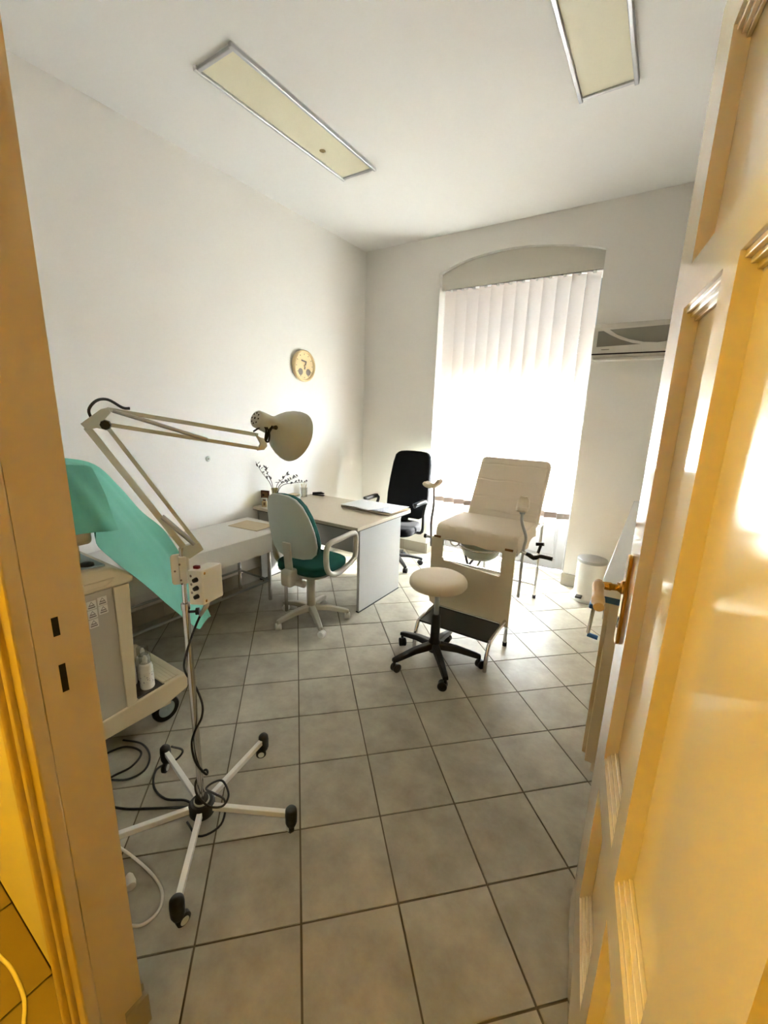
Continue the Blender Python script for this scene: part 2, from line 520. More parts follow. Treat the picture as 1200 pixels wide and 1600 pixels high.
# french window in the niche
win = struct(MB().box(WX0, WX0 + .07, 4.76, 4.84, 0, 2.94).box(WX1 - .07, WX1, 4.76, 4.84, 0, 2.94).box(WX0 + .07, WX1 - .07, 4.76, 4.84, 2.87, 2.94).box(WX0 + .07, WX1 - .07, 4.76, 4.84, 2.2, 2.26).build('window_1', 'win', bevel=0.004))
mid = (WX0 + WX1) / 2
for a, b in ((WX0 + .072, mid - .002), (mid + .002, WX1 - .072)):
    st = .085
    leaf = MB().box(a, a + st, 4.765, 4.815, 0.012, 2.197).box(b - st, b, 4.765, 4.815, 0.012, 2.197) \
        .box(a + st, b - st, 4.765, 4.815, 0.012, .13).box(a + st, b - st, 4.765, 4.815, .60, .71).box(a + st, b - st, 4.765, 4.815, 2.11, 2.197).build('sash', 'win', win, bevel=0.004)
    MB().box(a + st, b - st, 4.783, 4.80, .13, .60).build('kick_panel', 'win', leaf)
    MB().box(a + st + .035, b - st - .035, 4.772, 4.783, .165, .565).build('raised_field', 'win', leaf, bevel=0.006)
    MB().box(a + st, b - st, 4.788, 4.792, .71, 2.11).build('pane', 'pane', leaf)
    MB().box(a, b, 4.788, 4.792, 2.262, 2.868).build('transom_pane', 'pane', win)
MB().box(mid - .03, mid - .012, 4.73, 4.765, 1.0, 1.12).build('window_handle', 'brass', win, bevel=0.003)

# exterior: paved terrace and awning-like slab outside that belong to the facade
struct(MB().box(-6, 4, YO, 12, -0.3, -0.02).build('trim_terrace', 'terrace'))
# roller shutter outside the glass, let down over the upper part of the window
hw = (WX1 - WX0) / 2 - .004
sh = MB().box(-hw, hw, -.009, .009, -.03, .0).build('roller_shutter', 'shutter', win, loc=((WX0 + WX1) / 2, 4.88, 1.48))
for i in range(32):
    z = i * .045
    MB().prism([(-.006, z + .001), (.006, z + .001), (.007, z + .022), (.006, z + .0435), (-.006, z + .0435), (-.005, z + .022)], lambda a, b, t: (t, a, b), -hw, hw).build('shutter_slat', 'shutter', sh)

# ------------------------------------------------------------------ door leaf (opened into the room)
HX, HY = 0.122, 0.352
EX, EY = -0.026, 1.28
W_LEAF = math.hypot(EX - HX, EY - HY)
ang = math.atan2(EY - HY, EX - HX)
door = bpy.data.objects.new('door_1', None); COL.objects.link(door); struct(door)
door.location = (HX, HY, 0); door.rotation_euler = (0, 0, ang)
# local: x from hinge to free edge, +y = visible (room-left) face is y=+? ; thickness behind
TH = 0.042
# local +y direction = rot90(ang) -> points to -X world (visible side)
st_h, mul, lockst = 0.17, 0.075, 0.14
p2a, p2b = W_LEAF - lockst - .27 - mul - .27, W_LEAF - lockst - .27 - mul      # near panel
p1a, p1b = W_LEAF - lockst - .27, W_LEAF - lockst                             # far panel
zb, zl1, zl2, zm1, zm2, zu1, zu2, zt = 0.008, .265, .665, .76, 1.88, 1.965, 2.36, 2.48
fr = MB()
fr.box(0, p2a, -TH, 0, zb, zt); fr.box(p1b, W_LEAF, -TH, 0, zb, zt)
for z0, z1 in ((zb, zl1), (zl2, zm1), (zm2, zu1), (zu2, zt)): fr.box(p2a, p1b, -TH, 0, z0, z1)
fr.box(p2b, p1a, -TH, 0, zl1, zl2); fr.box(p2b, p1a, -TH, 0, zm1, zm2)
fr.build('door_frame_stiles', 'door', door)
RD = -0.030
def panel(a, b, z0, z1, name):
    pn = MB().box(a, b, RD - .008, RD, z0, z1).build(name, 'door', door)
    # stepped moulding: three mitred strips around the recess
    for k, (d0, d1, w0) in enumerate(((-0.006, RD, .010), (-0.014, RD, .018), (-0.022, RD, .026))):
        m = MB()
        m.box(a, b, d1, d0, z1 - w0, z1); m.box(a, b, d1, d0, z0, z0 + w0)
        m.build('moulding', 'door', pn, bevel=0.0015, seg=2)
    return pn
for a, b in ((p2a, p2b), (p1a, p1b)):
    panel(a, b, zl1, zl2, 'lower_panel'); panel(a, b, zm1, zm2, 'middle_panel')
panel(p2a, p1b, zu1, zu2, 'upper_panel')
# lock edge details and handle
hx = W_LEAF - 0.045
hp = MB().prism(rrect(.040, .255, .018, 4, hx, 1.180), XZ, 0.0, 0.010).build('handle_plate', 'brass', door, bevel=0.003)
lv = MB().tube([(hx, .008, 1.212), (hx, .030, 1.212), (hx, .045, 1.212), (hx, .062, 1.212)], [.013, .009, .011, .010], 14, smooth=3).build('lever', 'brass', hp, smooth=True)
MB().tube([(hx + .008, .068, 1.214), (hx - .012, .070, 1.212), (hx - .04, .071, 1.205), (hx - .075, .071, 1.197), (hx - .105, .070, 1.190)], [.012, .015, .014, .016, .013], 14, smooth=4).build('lever_grip', 'gripcream', hp, smooth=True)
MB().lathe([(0.001, 0), (.018, 0), (.018, .006), (.012, .010), (.011, .016)], 20, (hx, .009, 1.215), (0, 1, 0)).build('rosette', 'brass', hp, smooth=True)
MB().box(hx - .005, hx + .005, .0095, .011, 1.10, 1.13).build('keyhole', 'darkhole', hp)
MB().prism(rrect(.040, .255, .018, 4, hx, 1.180), XZ, -TH - .010, -TH).build('handle_plate', 'brass', door, bevel=0.003)
MB().box(W_LEAF - .0015, W_LEAF + .0015, -.033, -.011, 1.06, 1.28).build('lock_faceplate', 'bronze', door)
for z in (.25, 1.25, 2.2):
    MB().tube([(-.006, -TH + .004, z), (-.006, -TH + .004, z + .11)], .006, 12).build('hinge', 'brass', door, smooth=True)

# door frame (left jamb, head, right jamb), corridor architraves
jf = struct(MB().box(DX0 - .002, DX0 + .006, .2505, .300, 0, DZ).build('trim_1', 'frame'))
MB().box(DX0 - .002, DX0 + .0015, .300, YF + .001, .10, DZ).build('jamb_reveal', 'frame', jf)
MB().box(DX1 - .006, DX1 + .002, .232, YF, 0, DZ).build('hinge_jamb', 'frame', jf)
MB().box(DX0, DX1, .232, YF, DZ - .006, DZ + .002).build('head', 'frame', jf)
for z0, z1 in ((1.200, 1.240), (1.075, 1.137)):
    MB().box(DX0 + .0055, DX0 + .0066, .2825, .294, z0, z1).build('strike_hole', 'darkhole', jf)
ar = MB()
ar.box(DX0 - .11, DX0 + .007, .222, .2505, 0, DZ + .11)
ar.build('architrave', 'frame', jf, bevel=0.004)
m = MB(); m.box(DX0 - .125, DX0 - .085, .205, .250, 0, DZ + .125); m.build('architrave_bead', 'frame', jf, bevel=0.010, seg=3)
m = MB(); m.box(DX0 - .075, DX0 - .045, .213, .250, 0, DZ + .07); m.build('architrave_bead', 'frame', jf, bevel=0.004, seg=3)
m = MB(); m.box(DX1 - .006, DX1 + .11, .222, .250, 0, DZ + .11); m.build('architrave', 'frame', jf, bevel=0.004)
m = MB(); m.box(DX0 - .11, DX1 + .11, .222, .250, DZ - .006, DZ + .11); m.build('architrave', 'frame', jf, bevel=0.004)
struct(MB().box(DX0, DX1, .236, .30, -.003, .0012).build('trim_threshold', 'corrtile'))

# corridor behind the camera
cf = struct(MB().box(-2.6, 1.6, -1.5, .25, -.12, -.004).build('floor_corridor', 'grout'))
for i in range(13):
    for j in range(6):
        x0 = -2.6 + i * .33; y1 = .25 - j * .33
        if y1 - .33 < -1.5 or x0 + .33 > 1.6: continue
        MB().box(x0 + .0035, x0 + .3265, y1 - .3265, y1 - .0035, -.004, 0).build('floor_tile', 'corrtile', cf)
struct(MB().box(-2.7, -2.6, -1.5, .25, -.12, 2.9).build('wall_corridor_left', 'corrwall'))
struct(MB().box(1.6, 1.7, -1.5, .25, -.12, 2.9).build('wall_corridor_right', 'corrwall'))
struct(MB().box(-2.7, 1.7, -1.6, -1.5, -.12, 2.9).build('wall_corridor_back', 'corrwall'))
struct(MB().box(-2.7, 1.7, -1.6, .25, 2.9, 3.0).build('ceiling_corridor', 'corrwall'))
struct(MB().box(XR, 1.7, .235, .25, -.12, 2.9).build('wall_corridor_front', 'corrwall'))

def corridor_lamp():
    t = thing('ceiling_lamp', (-1.78, -0.32, 2.9), 'round warm yellow ceiling lamp in the corridor', 'lamp')
    MB().lathe([(.001, 0), (.15, 0), (.15, -.03), (.13, -.035)], 32).build('base', 'brass', t, smooth=True)
    MB().lathe([(.13, -.03), (.13, -.06), (.10, -.10), (.05, -.12), (.001, -.125)], 32).build('lamp_shade', 'lampglow', t, smooth=True)
corridor_lamp()

# ------------------------------------------------------------------ ceiling lights
def ceiling_light(loc, label, L, W, spot=None):
    t = thing('ceiling_light', loc, label, 'ceiling light', group='recessed ceiling lights')
    w = .022
    MB().box(-W / 2, W / 2, -L / 2, L / 2, -.006, 0).build('backing', 'white', t)
    for x0, x1, y0, y1 in ((-W / 2, -W / 2 + w, -L / 2, L / 2), (W / 2 - w, W / 2, -L / 2, L / 2)):
        MB().box(x0, x1, y0 - .012, y1 + .012, -.026, -.001).build('side_profile', 'alu', t, bevel=0.004)
    for y0, y1 in ((-L / 2, -L / 2 + w), (L / 2 - w, L / 2)):
        MB().box(-W / 2 + w, W / 2 - w, y0, y1, -.022, -.001).build('end_profile', 'alu', t, bevel=0.003)
    MB().box(-W / 2 + w, W / 2 - w, -L / 2 + w, L / 2 - w, -.012, -.007).build('diffuser', 'diffuser', t)
    if spot:
        MB().lathe([(.001, -.0145), (.016, -.0142), (.022, -.012)], 10, (spot[0], spot[1], 0)).build('stain', 'fly', t, smooth=True)
ceiling_light((-2.25, 2.362, ZC), 'unlit cream ceiling panel nearer the left wall, with a small brown spot', 1.27, .315, (-.045, .27))
ceiling_light((-.54, 2.37, ZC), 'unlit cream ceiling panel above the door side, cut by the top of the picture', 1.27, .30)

# ------------------------------------------------------------------ vertical blinds
YBL = 4.452
bl = thing('vertical_blind', (-1.41, YBL, 0), 'closed cream fabric vertical blinds covering the tall window', 'blinds')
MB().box(-.748, .752, -.02, .022, 2.925, 2.958).build('headrail', 'rail', bl, bevel=0.003)
sl_w = .127
def slat_mesh():
    rows = []
    for z in (.705, 2.915):
        row = []
        for k in range(7):
            u = k / 6 - .5
            row.append((u * sl_w, .006 * math.cos(u * math.pi) , z))
        rows.append(row)
    return MB().grid(rows)
first = None
for i in range(12):
    x = -.748 + .0622 + i * .1249
    if first is None:
        s0 = slat_mesh().build('slat', 'blind', bl, smooth=True)
        h0 = MB().grid([[(u * sl_w, .006 * math.cos(u * math.pi) - .003, z) for u in (-.5, -.25, 0, .25, .5)] for z in (.655, .712)]).build('hem_weight', 'weight', s0, solid=.004)
        c0 = MB().box(-.012, .012, -.004, .006, 2.905, 2.926).build('hanger_clip', 'rail', s0)
        first = s0; parts0 = [h0, c0]
        s = s0
    else:
        s = s0.copy(); COL.objects.link(s); s.parent = bl
        for p in parts0:
            c = p.copy(); COL.objects.link(c); c.parent = s
    s.location = (x, 0, 0); s.rotation_euler = (0, 0, math.radians(30 + random.uniform(-2.0, 2.0)))
cm = MB(); cm.tube([(-.757, -.012, 2.93), (-.757, -.012, 1.25), (-.752, -.012, 1.22), (-.747, -.012, 1.25), (-.747, -.012, 2.93)], .0016, 6)
cm.build('control_chain', 'chain', bl)
MB().lathe([(.001, 0), (.008, .004), (.008, .05), (.001, .056)], 12, (-.752, -.014, 1.185)).build('chain_weight', 'chain', bl, smooth=True)

# ------------------------------------------------------------------ air conditioner
ac = thing('air_conditioner', (-.21, YB, 2.144), 'cream wall air conditioner with a grey swoosh grille beside the window', 'air conditioner')
AW = .82; x0 = -.415
MB().prism([(0, 0), (-.15, 0), (-.185, .035), (-.19, .25), (-.165, .287), (0, .287)], lambda a, b, t: (t, a, b), x0, x0 + AW).build('body', 'acbody', ac, bevel=0.008, seg=3)
def ac_inset(pts, name, matn, t=.0035):
    MB().prism(pts, lambda a, b, tt: (a, -.1868 - tt, b), 0, t + .004).build(name, matn, ac)
ac_inset([(x0 + .035, .10), (x0 + .035, .225), (x0 + .075, .225), (x0 + .13, .19), (x0 + .21, .15), (x0 + .30, .118), (x0 + .36, .107)], 'grille_left', 'acgrey')
ac_inset([(x0 + .12, .232), (x0 + .18, .19), (x0 + .27, .15), (x0 + .38, .122), (x0 + .48, .114), (x0 + .60, .128), (x0 + .70, .165), (x0 + .76, .215), (x0 + .77, .245)], 'grille_right', 'acgrey')
MB().box(x0 + .004, x0 + AW - .004, -.1885, -.10, .036, .047).build('outlet_slot', 'darkhole', ac)
MB().box(x0 + .02, x0 + AW - .02, -.178, -.06, -.006, .010).build('louver', 'acbody', ac, bevel=0.003)
MB().box(x0 + .075, x0 + .135, -.1925, -.1895, .073, .079).build('maker_mark', 'acgrey', ac)

# ------------------------------------------------------------------ wall clock
ck = thing('wall_clock', (XL, 3.312, 2.083), 'round gold rimmed wall clock on the left wall', 'clock')
MB().lathe([(.001, 0), (.150, 0), (.154, .02), (.150, .038), (.138, .044), (.128, .036), (.126, .026)], 48, axis=(1, 0, 0)).build('rim', 'gold', ck, smooth=True)
MB().lathe([(.001, .024), (.128, .024)], 48, axis=(1, 0, 0)).build('dial', 'dial', ck)
for k in range(12):
    a = math.radians(30 * k); c, s_ = math.sin(a), math.cos(a)
    MB().bar((.0265, c * .105, s_ * .105), (.0265, c * .118, s_ * .118), .003, .006).build('hour_mark', 'dialgrey', ck)
for sy in (-1, 1):
    MB().lathe([(.001, .0275), (.030, .0275), (.034, .0255)], 24, (0, sy * .055, -.058), (1, 0, 0)).build('sub_dial', 'dialgrey', ck)
MB().bar((.031, -.045, .052), (.031, .022, .040), .004, .014).build('hour_hand', 'dialgrey', ck)
MB().bar((.033, .022, .046), (.033, -.004, -.034), .004, .011).build('minute_hand', 'dialgrey', ck)
MB().lathe([(.001, .036), (.008, .036), (.008, .025)], 14, axis=(1, 0, 0)).build('pin', 'gold', ck)

so = thing('wall_socket', (XL, 2.169, 1.229), 'small grey round cable outlet on the left wall above the bed', 'socket')
MB().lathe([(.001, .010), (.014, .009), (.022, .004), (.024, 0)], 20, axis=(1, 0, 0)).build('plate', 'greyplastic', so, smooth=True)
MB().lathe([(.001, .014), (.006, .013), (.007, .009)], 12, axis=(1, 0, 0)).build('grommet', 'dialgrey', so)

# ------------------------------------------------------------------ treatment bed along the left wall
bd = thing('treatment_bed', (-2.88, 1.78, 0), 'long treatment bed with a white sheet against the left wall', 'bed')
BX0, BX1, BY0, BY1, BZ = -.265, .265, -.72, .74, .655
MB().box(BX0, BX1, BY0, BY1, BZ - .085, BZ).build('mattress', 'bedpad', bd, bevel=0.02, seg=3)
MB().box(BX0 + .03, BX1 - .03, BY0 + .03, BY1 - .03, BZ - .13, BZ - .088).build('bed_frame', 'steel', bd)
rows = []
ny = 60
for j in range(ny + 1):
    y = BY0 - .012 + (BY1 - BY0 + .024) * j / ny
    row = []
    prof = [(BX0 - .004, BZ - .05), (BX0 - .002, BZ + .003), (BX0 + .10, BZ + .004), (-.10, BZ + .004), (0, BZ + .004), (.10, BZ + .004), (.19, BZ + .004), (BX1 - .02, BZ + .003), (BX1 + .004, BZ - .010), (BX1 + .010, BZ - .06), (BX1 + .014, BZ - .11), (BX1 + .020, BZ - .165)]
    for k, (x, z) in enumerate(prof):
        dz = .0035 * abs(noise.noise(Vector((x * 7, y * 5, 0)))) + (.004 if (k in (3, 4) and abs((y * 2.3) % 1 - .5) < .05) else 0)
        dx = 0
        if k >= 8: dx = .010 * noise.noise(Vector((y * 6, z * 3, 5))) * (k - 7) / 3
        row.append((x + dx, y, z + (dz if k < 8 else 0)))
    rows.append(row)
MB().grid(rows).build('sheet', 'sheet', bd, smooth=True, solid=.003)
for sx in (-1, 1):
    for yy in (BY0 + .12, BY1 - .16):
        MB().tube([(sx * .20, yy, BZ - .12), (sx * .20, yy, .02)], .016, 12).build('leg', 'chrome', bd, smooth=True)
    MB().tube([(sx * .20, BY0 + .12, .20), (sx * .20, BY1 - .16, .20)], .010, 10).build('stretcher', 'steel', bd, smooth=True)
for yy in (BY0 + .12, BY1 - .16):
    MB().tube([(-.20, yy, .20), (.20, yy, .20)], .010, 10).build('stretcher', 'steel', bd, smooth=True)
# flat paper sheets lying on the sheet
pp = tag(MB().box(-.16, .16, -.10, .12, 0, .004).build('paper_pad', 'folder'), 'flat cream paper pad lying on the white bed sheet by the desk', 'paper')
pp.location = (-2.86, 2.33, BZ + .010); pp.rotation_euler = (0, 0, .12)

# ------------------------------------------------------------------ desk
DKX0, DKX1, DKY0, DKY1, DKZ = -3.150, -1.915, 2.60, 3.45, .752
dk = thing('desk', (-2.53, 3.02, 0), 'grey laminate office desk with a beige top by the left wall', 'desk')
ox, oy = -2.53, 3.02
MB().box(DKX0 - ox, DKX1 - ox, DKY0 - oy, DKY1 - oy, DKZ - .028, DKZ).build('desktop', 'desktop', dk, bevel=0.003)
MB().box(DKX0 - ox, DKX1 - ox - .002, DKY0 - oy + .001, DKY1 - oy - .001, DKZ - .034, DKZ - .0285).build('edge_band', 'deskdark', dk)
MB().box(DKX1 - ox - .035, DKX1 - ox - .010, 2.645 - oy, 3.285 - oy, .012, DKZ - .034).build('side_panel', 'laminate', dk, bevel=0.002)
MB().box(DKX1 - ox - .037, DKX1 - ox - .008, 2.640 - oy, 3.290 - oy, .001, .012).build('floor_glide', 'black', dk)
MB().box(DKX0 - ox + .01, DKX0 - ox + .035, 2.645 - oy, 3.40 - oy, .012, DKZ - .034).build('side_panel', 'laminate', dk, bevel=0.002)
MB().box(DKX0 - ox + .008, DKX0 - ox + .037, 2.640 - oy, 3.405 - oy, .001, .012).build('floor_glide', 'black', dk)
MB().box(DKX0 - ox + .035, DKX1 - ox - .035, 3.16 - oy, 3.18 - oy, .30, DKZ - .034).build('modesty_panel', 'laminate', dk)

# things on the desk
vs_ = thing('glass_vase', (-3.02, 2.76, DKZ), 'small amber glass vase with dry twigs at the desk end', 'vase')
MB().lathe([(.001, .001), (.034, .001), (.040, .02), (.036, .07), (.026, .11), (.030, .150), (.034, .165)], 24).build('glass', 'vase', vs_, smooth=True)
rnd = random.Random(3)
tw = [[(0, 0, .02), (-.03, -.02, .20), (-.08, -.08, .32), (-.10, -.13, .42)], [(0, 0, .02), (-.02, -.01, .20), (-.03, -.05, .30), (-.05, -.06, .36)],
      [(0, 0, .02), (.03, .03, .19), (.09, .10, .24), (.14, .17, .275)], [(0, 0, .02), (.03, .05, .18), (.10, .16, .21), (.17, .26, .215)], [(0, 0, .02), (.0, .03, .19), (.03, .08, .25), (.06, .10, .30)]]
for path in tw:
    b = MB().tube(path, [.0035, .003, .0022, .0014], 6, smooth=5).build('twig', 'twig', vs_, smooth=True)
    P = catmull([Vector(p) for p in path], 8)
    for k in range(11, len(P)):
        if rnd.random() < .85:
            d = Vector((rnd.uniform(-1, 1), rnd.uniform(-1, 1), rnd.uniform(-.2, 1))).normalized()
            sd = d.orthogonal().normalized() * .008; L_ = rnd.uniform(.025, .045)
            p0 = P[k]; mid_ = p0 + d * L_ * .5
            nn = d.cross(sd).normalized() * .0012
            MB().add([p0, mid_ + sd, p0 + d * L_, mid_ - sd, mid_ + nn, mid_ - nn], [(0, 1, 4), (1, 2, 4), (2, 3, 4), (3, 0, 4), (1, 0, 5), (2, 1, 5), (3, 2, 5), (0, 3, 5)]).build('leaf', 'leaf', b)
def frame_thing(loc, rz, w, h, wood, label):
    t = thing('photo_frame', loc, label, 'picture frame', rz)
    m = MB(); fw = .012
    m.box(-w / 2, w / 2, -.006, .006, 0, fw); m.box(-w / 2, w / 2, -.006, .006, h - fw, h)
    m.box(-w / 2, -w / 2 + fw, -.006, .006, fw, h - fw); m.box(w / 2 - fw, w / 2, -.006, .006, fw, h - fw)
    m.build('frame', wood, t)
    MB().box(-w / 2 + fw, w / 2 - fw, .0, .004, fw, h - fw).build('photo', 'photo', t)
    MB().bar((0, .004, h * .7), (0, .05, .002), .02, .003).build('strut', wood, t)
frame_thing((-3.125, 2.735, DKZ), math.radians(20), .085, .135, 'brownwood', 'dark brown wooden photo frame against the wall on the desk')
frame_thing((-3.085, 2.685, DKZ), math.radians(28), .055, .075, 'white', 'tiny white photo frame in front of the brown one')
frame_thing((-3.045, 2.650, DKZ), math.radians(30), .045, .055, 'gold', 'tiny gold picture frame beside the amber vase')
cup = thing('pen_cup', (-3.10, 3.24, DKZ), 'clear cup holding cream sticks on the desk by the wall', 'cup')
MB().lathe([(.032, 0), (.036, .10), (.033, .10), (.029, .004), (.001, .004)], 20).build('cup_wall', 'clearcap', cup, smooth=True)
for k in range(6):
    a = k * 1.05
    MB().tube([(.012 * math.cos(a), .012 * math.sin(a), .006), (.03 * math.cos(a), .03 * math.sin(a), .135 + .01 * (k % 3))], .004, 8).build('pen', 'cream_plastic' if k % 3 else 'folder', cup, smooth=True)
bx = thing('card_box', (-3.05, 3.05, DKZ), 'small pale card box beside the pen cup on the desk', 'box')
MB().box(-.05, .05, -.035, .035, 0, .065).build('carton', 'paper', bx, bevel=0.002)
MB().box(-.05, .05, -.036, .036, .045, .066).build('lid', 'folder', bx, bevel=0.002)
stp = thing('stapler', (-3.04, 3.40, DKZ), 'black stapler at the back edge of the desk', 'stapler', math.radians(15))
MB().box(-.07, .07, -.014, .014, 0, .010).build('base', 'black', stp, bevel=0.003)
MB().prism([(-.068, .012), (.066, .018), (.07, .030), (.03, .042), (-.068, .030)], XZ, -.012, .012).build('arm', 'black', stp, bevel=0.004)
# papers on the desk
def paper(loc, rz, w, d, h, mat, name, label, cat, grp=None):
    rows = []
    for j in range(7):
        rows.append([(-w / 2 + w * i / 8, -d / 2 + d * j / 6, h + .004 * max(0, noise.noise(Vector((i * .5, j * .5, w * 9 + rz))))) for i in range(9)])
    o = MB().grid(rows).build(name, mat, None, smooth=True, solid=max(.002, h))
    o.location = loc; o.rotation_euler = (0, 0, rz)
    tag(o, label, cat, grp)
paper((-2.20, 3.27, DKZ + .003), math.radians(-3), .56, .36, .008, 'folder', 'file_folder', 'open cream file folder under the papers on the desk', 'folder')
paper((-2.36, 3.28, DKZ + .020), math.radians(-4), .28, .33, .003, 'paper', 'paper_sheet', 'white paper sheet lying left on the open file folder', 'paper')
paper((-2.06, 3.28, DKZ + .020), math.radians(2), .26, .34, .003, 'bluepaper', 'printed_sheet', 'blue printed sheet lying right on the open file folder', 'paper')
paper((-2.20, 3.22, DKZ + .028), math.radians(-14), .21, .297, .002, 'paper', 'paper_sheet', 'loose white sheet on top of the papers on the desk', 'paper')

# ------------------------------------------------------------------ swivel bases shared builder
def star_base(t, mat, castmat, r, hub_z, n=5, a0=0.0, drop=.0, armw=.05, armh=.035, cast_r=.028, tip_z=.075, rot=None):
    for k in range(n):
        a = a0 + 2 * math.pi * k / n
        c, s = math.cos(a), math.sin(a)
        m = MB(); px, py = -s, c
        secs = [(.02, armw * .55, hub_z, armh), (r * .5, armw * .48, hub_z * .5 + tip_z * .5 + .012, armh * .85), (r * .93, armw * .38, tip_z + .004, armh * .7), (r * 1.04, armw * .36, tip_z - .004, armh * .55)]
        rings = []
        for d, w, z, h in secs:
            rings.append([(c * d + px * w, s * d + py * w, z - h / 2), (c * d - px * w, s * d - py * w, z - h / 2), (c * d - px * w * .8, s * d - py * w * .8, z + h / 2), (c * d + px * w * .8, s * d + py * w * .8, z + h / 2)])
        v = [p for rg in rings for p in rg]; f = [(0, 1, 2, 3), (15, 14, 13, 12)]
        for i in range(3):
            for j in range(4): f.append((i * 4 + j, i * 4 + (j + 1) % 4, i * 4 + 4 + (j + 1) % 4, i * 4 + 4 + j))
        arm = MB().add(v, f).build('base_arm', mat, t, bevel=0.006, seg=2)
        caster(t, (c * r, s * r, 0), a + .7 + k * .9, castmat, cast_r, tip_z - .012)

def caster(t, loc, a, mat, r, top):
    cst = MB()
    ca, sa = math.cos(a), math.sin(a)
    off = Vector((ca, sa, 0)) * r * .5
    ctr = Vector(loc) + off
    ax = Vector((-sa, ca, 0))
    o = MB().tube([(loc[0], loc[1], r * 1.2), (loc[0], loc[1], top)], r * .35, 10).tube([ctr - ax * r * .28 + Vector((0, 0, r)), ctr + ax * r * .28 + Vector((0, 0, r))], r * .96, 16).build('caster', mat, t, smooth=True)
    for sgn in (-1, 1):
        MB().lathe([(r * .3, 0), (r * .9, 0), (r, r * .12), (r, r * .4), (r * .85, r * .55), (r * .3, r * .6)], 18, ctr + Vector((0, 0, r)) + ax * sgn * r * .3, ax * sgn).build('wheel', mat, o, smooth=True)

# ------------------------------------------------------------------ green office chair
gc = thing('office_chair', (-2.165, 2.325, 0), 'green office chair with grey back shell facing the desk', 'chair', math.radians(2))
star_base(gc, 'beigeplastic', 'bottle', .29, .115, 5, math.radians(-36), armw=.055, armh=.045, cast_r=.027)
MB().lathe([(.001, .08), (.05, .08), (.048, .12), (.034, .14), (.034, .40), (.05, .42), (.001, .42)], 24).build('column', 'beigeplastic', gc, smooth=True)
def seat_outline(w, d, k=10):
    return [(w / 2 * math.copysign(abs(math.cos(a)) ** .55, math.cos(a)), d / 2 * math.copysign(abs(math.sin(a)) ** .55, math.sin(a))) for a in [2 * math.pi * i / 36 for i in range(36)]]
MB().prism([(x, y + .02) for x, y in seat_outline(.46, .45)], XY, .455, .525).build('seat', 'greenfab', gc, bevel=0.025, seg=4)
m = MB(); rings = []
for z, w, d in ((.455, .455, .445), (.43, .40, .40), (.395, .22, .26)):
    rings.append([(x, y + .02, z) for x, y in seat_outline(w, d)])
v = [p for r_ in rings for p in r_]; f = [tuple(range(36)), tuple(range(107, 71, -1))]
for i in range(2):
    for j in range(36): f.append((i * 36 + j, i * 36 + (j + 1) % 36, i * 36 + 36 + (j + 1) % 36, i * 36 + 36 + j))
MB().add(v, f).build('seat_shell', 'beigeplastic', gc, smooth=True)
# tilt mechanism behind
MB().prism(rrect(.15, .13, .03, 4, -.215, .445), YZ, -.045, .045).build('tilt_mechanism', 'beigeplastic', gc, bevel=0.015, seg=3)
MB().tube([(-.02, -.20, .40), (.11, -.20, .40)], .026, 16).build('tilt_knob', 'beigeplastic', gc, smooth=True)
MB().tube([(-.03, -.245, .40), (-.03, -.245, .17)], .013, 14).build('spring_tube', 'chrome', gc, smooth=True)
MB().bar((0, -.235, .47), (0, -.262, .72), .07, .018).build('back_bracket', 'beigeplastic', gc, bevel=0.004)
# backrest: outline in xz, wide low, narrow top
def back_outline(sc=1.0):
    half = [(0, .585), (.10, .588), (.165, .602), (.205, .640), (.222, .70), (.222, .77), (.212, .85), (.194, .93), (.165, 1.005), (.125, 1.055), (.075, 1.078), (0, 1.084)]
    cz = .83
    pts = [(x * sc, cz + (z - cz) * sc) for x, z in half]
    return pts + [(-x, z) for x, z in reversed(pts[1:-1])]
def back_surf(y0, y1, sc, curve, name, mat):
    pts = back_outline(sc); n = len(pts)
    fy = lambda x, z, y: (x, y + curve * (x / .22) ** 2 - (z - .83) * .22, z)
    # radial grid so that the pad can curve
    c = (0, .83); R_ = 6; m = MB(); v = []; f = []
    for side, y in ((0, y0), (1, y1)):
        for r in range(1, R_ + 1):
            t = r / R_
            bulge = (.014 * (1 - t * t)) * (-1 if side == 0 else 1)
            for x, z in pts:
                xx, zz = c[0] + (x - c[0]) * t, c[1] + (z - c[1]) * t
                a, b, d = fy(xx, zz, y + bulge); v.append((a, b, d))
        a, b, d = fy(0, .83, y + .014 * (-1 if side == 0 else 1)); v.append((a, b, d))
    per = R_ * n + 1
    for side in (0, 1):
        b0 = side * per
        for r in range(R_ - 1):
            for j in range(n): f.append((b0 + r * n + j, b0 + r * n + (j + 1) % n, b0 + (r + 1) * n + (j + 1) % n, b0 + (r + 1) * n + j))
        for j in range(n): f.append((b0 + per - 1, b0 + j, b0 + (j + 1) % n))
    o0, o1 = (R_ - 1) * n, per + (R_ - 1) * n
    for j in range(n): f.append((o0 + j, o0 + (j + 1) % n, o1 + (j + 1) % n, o1 + j))
    return MB().add(v, f).build(name, mat, gc, bevel=0.008, seg=2)
back_surf(-.262, -.246, 1.0, .045, 'back_shell', 'greyplastic')
back_surf(-.240, -.200, .985, .045, 'backrest', 'greenfab')
for sx in (-1, 1):
    x = sx * .255
    loop = [(x, .20, .50), (x, .03, .455), (x, -.07, .475), (x, -.115, .53), (x, -.125, .64), (x, -.09, .71), (x, .05, .72), (x, .20, .725), (x, .245, .70), (x, .25, .62), (x, .24, .53)]
    MB().tube(loop, .021, 12, closed=True, smooth=4).build('armrest', 'beigeplastic', gc, smooth=True)
    MB().bar((sx * .14, .05, .44), (x, .05, .465), .12, .022).build('armrest_bracket', 'beigeplastic', gc, bevel=0.005)

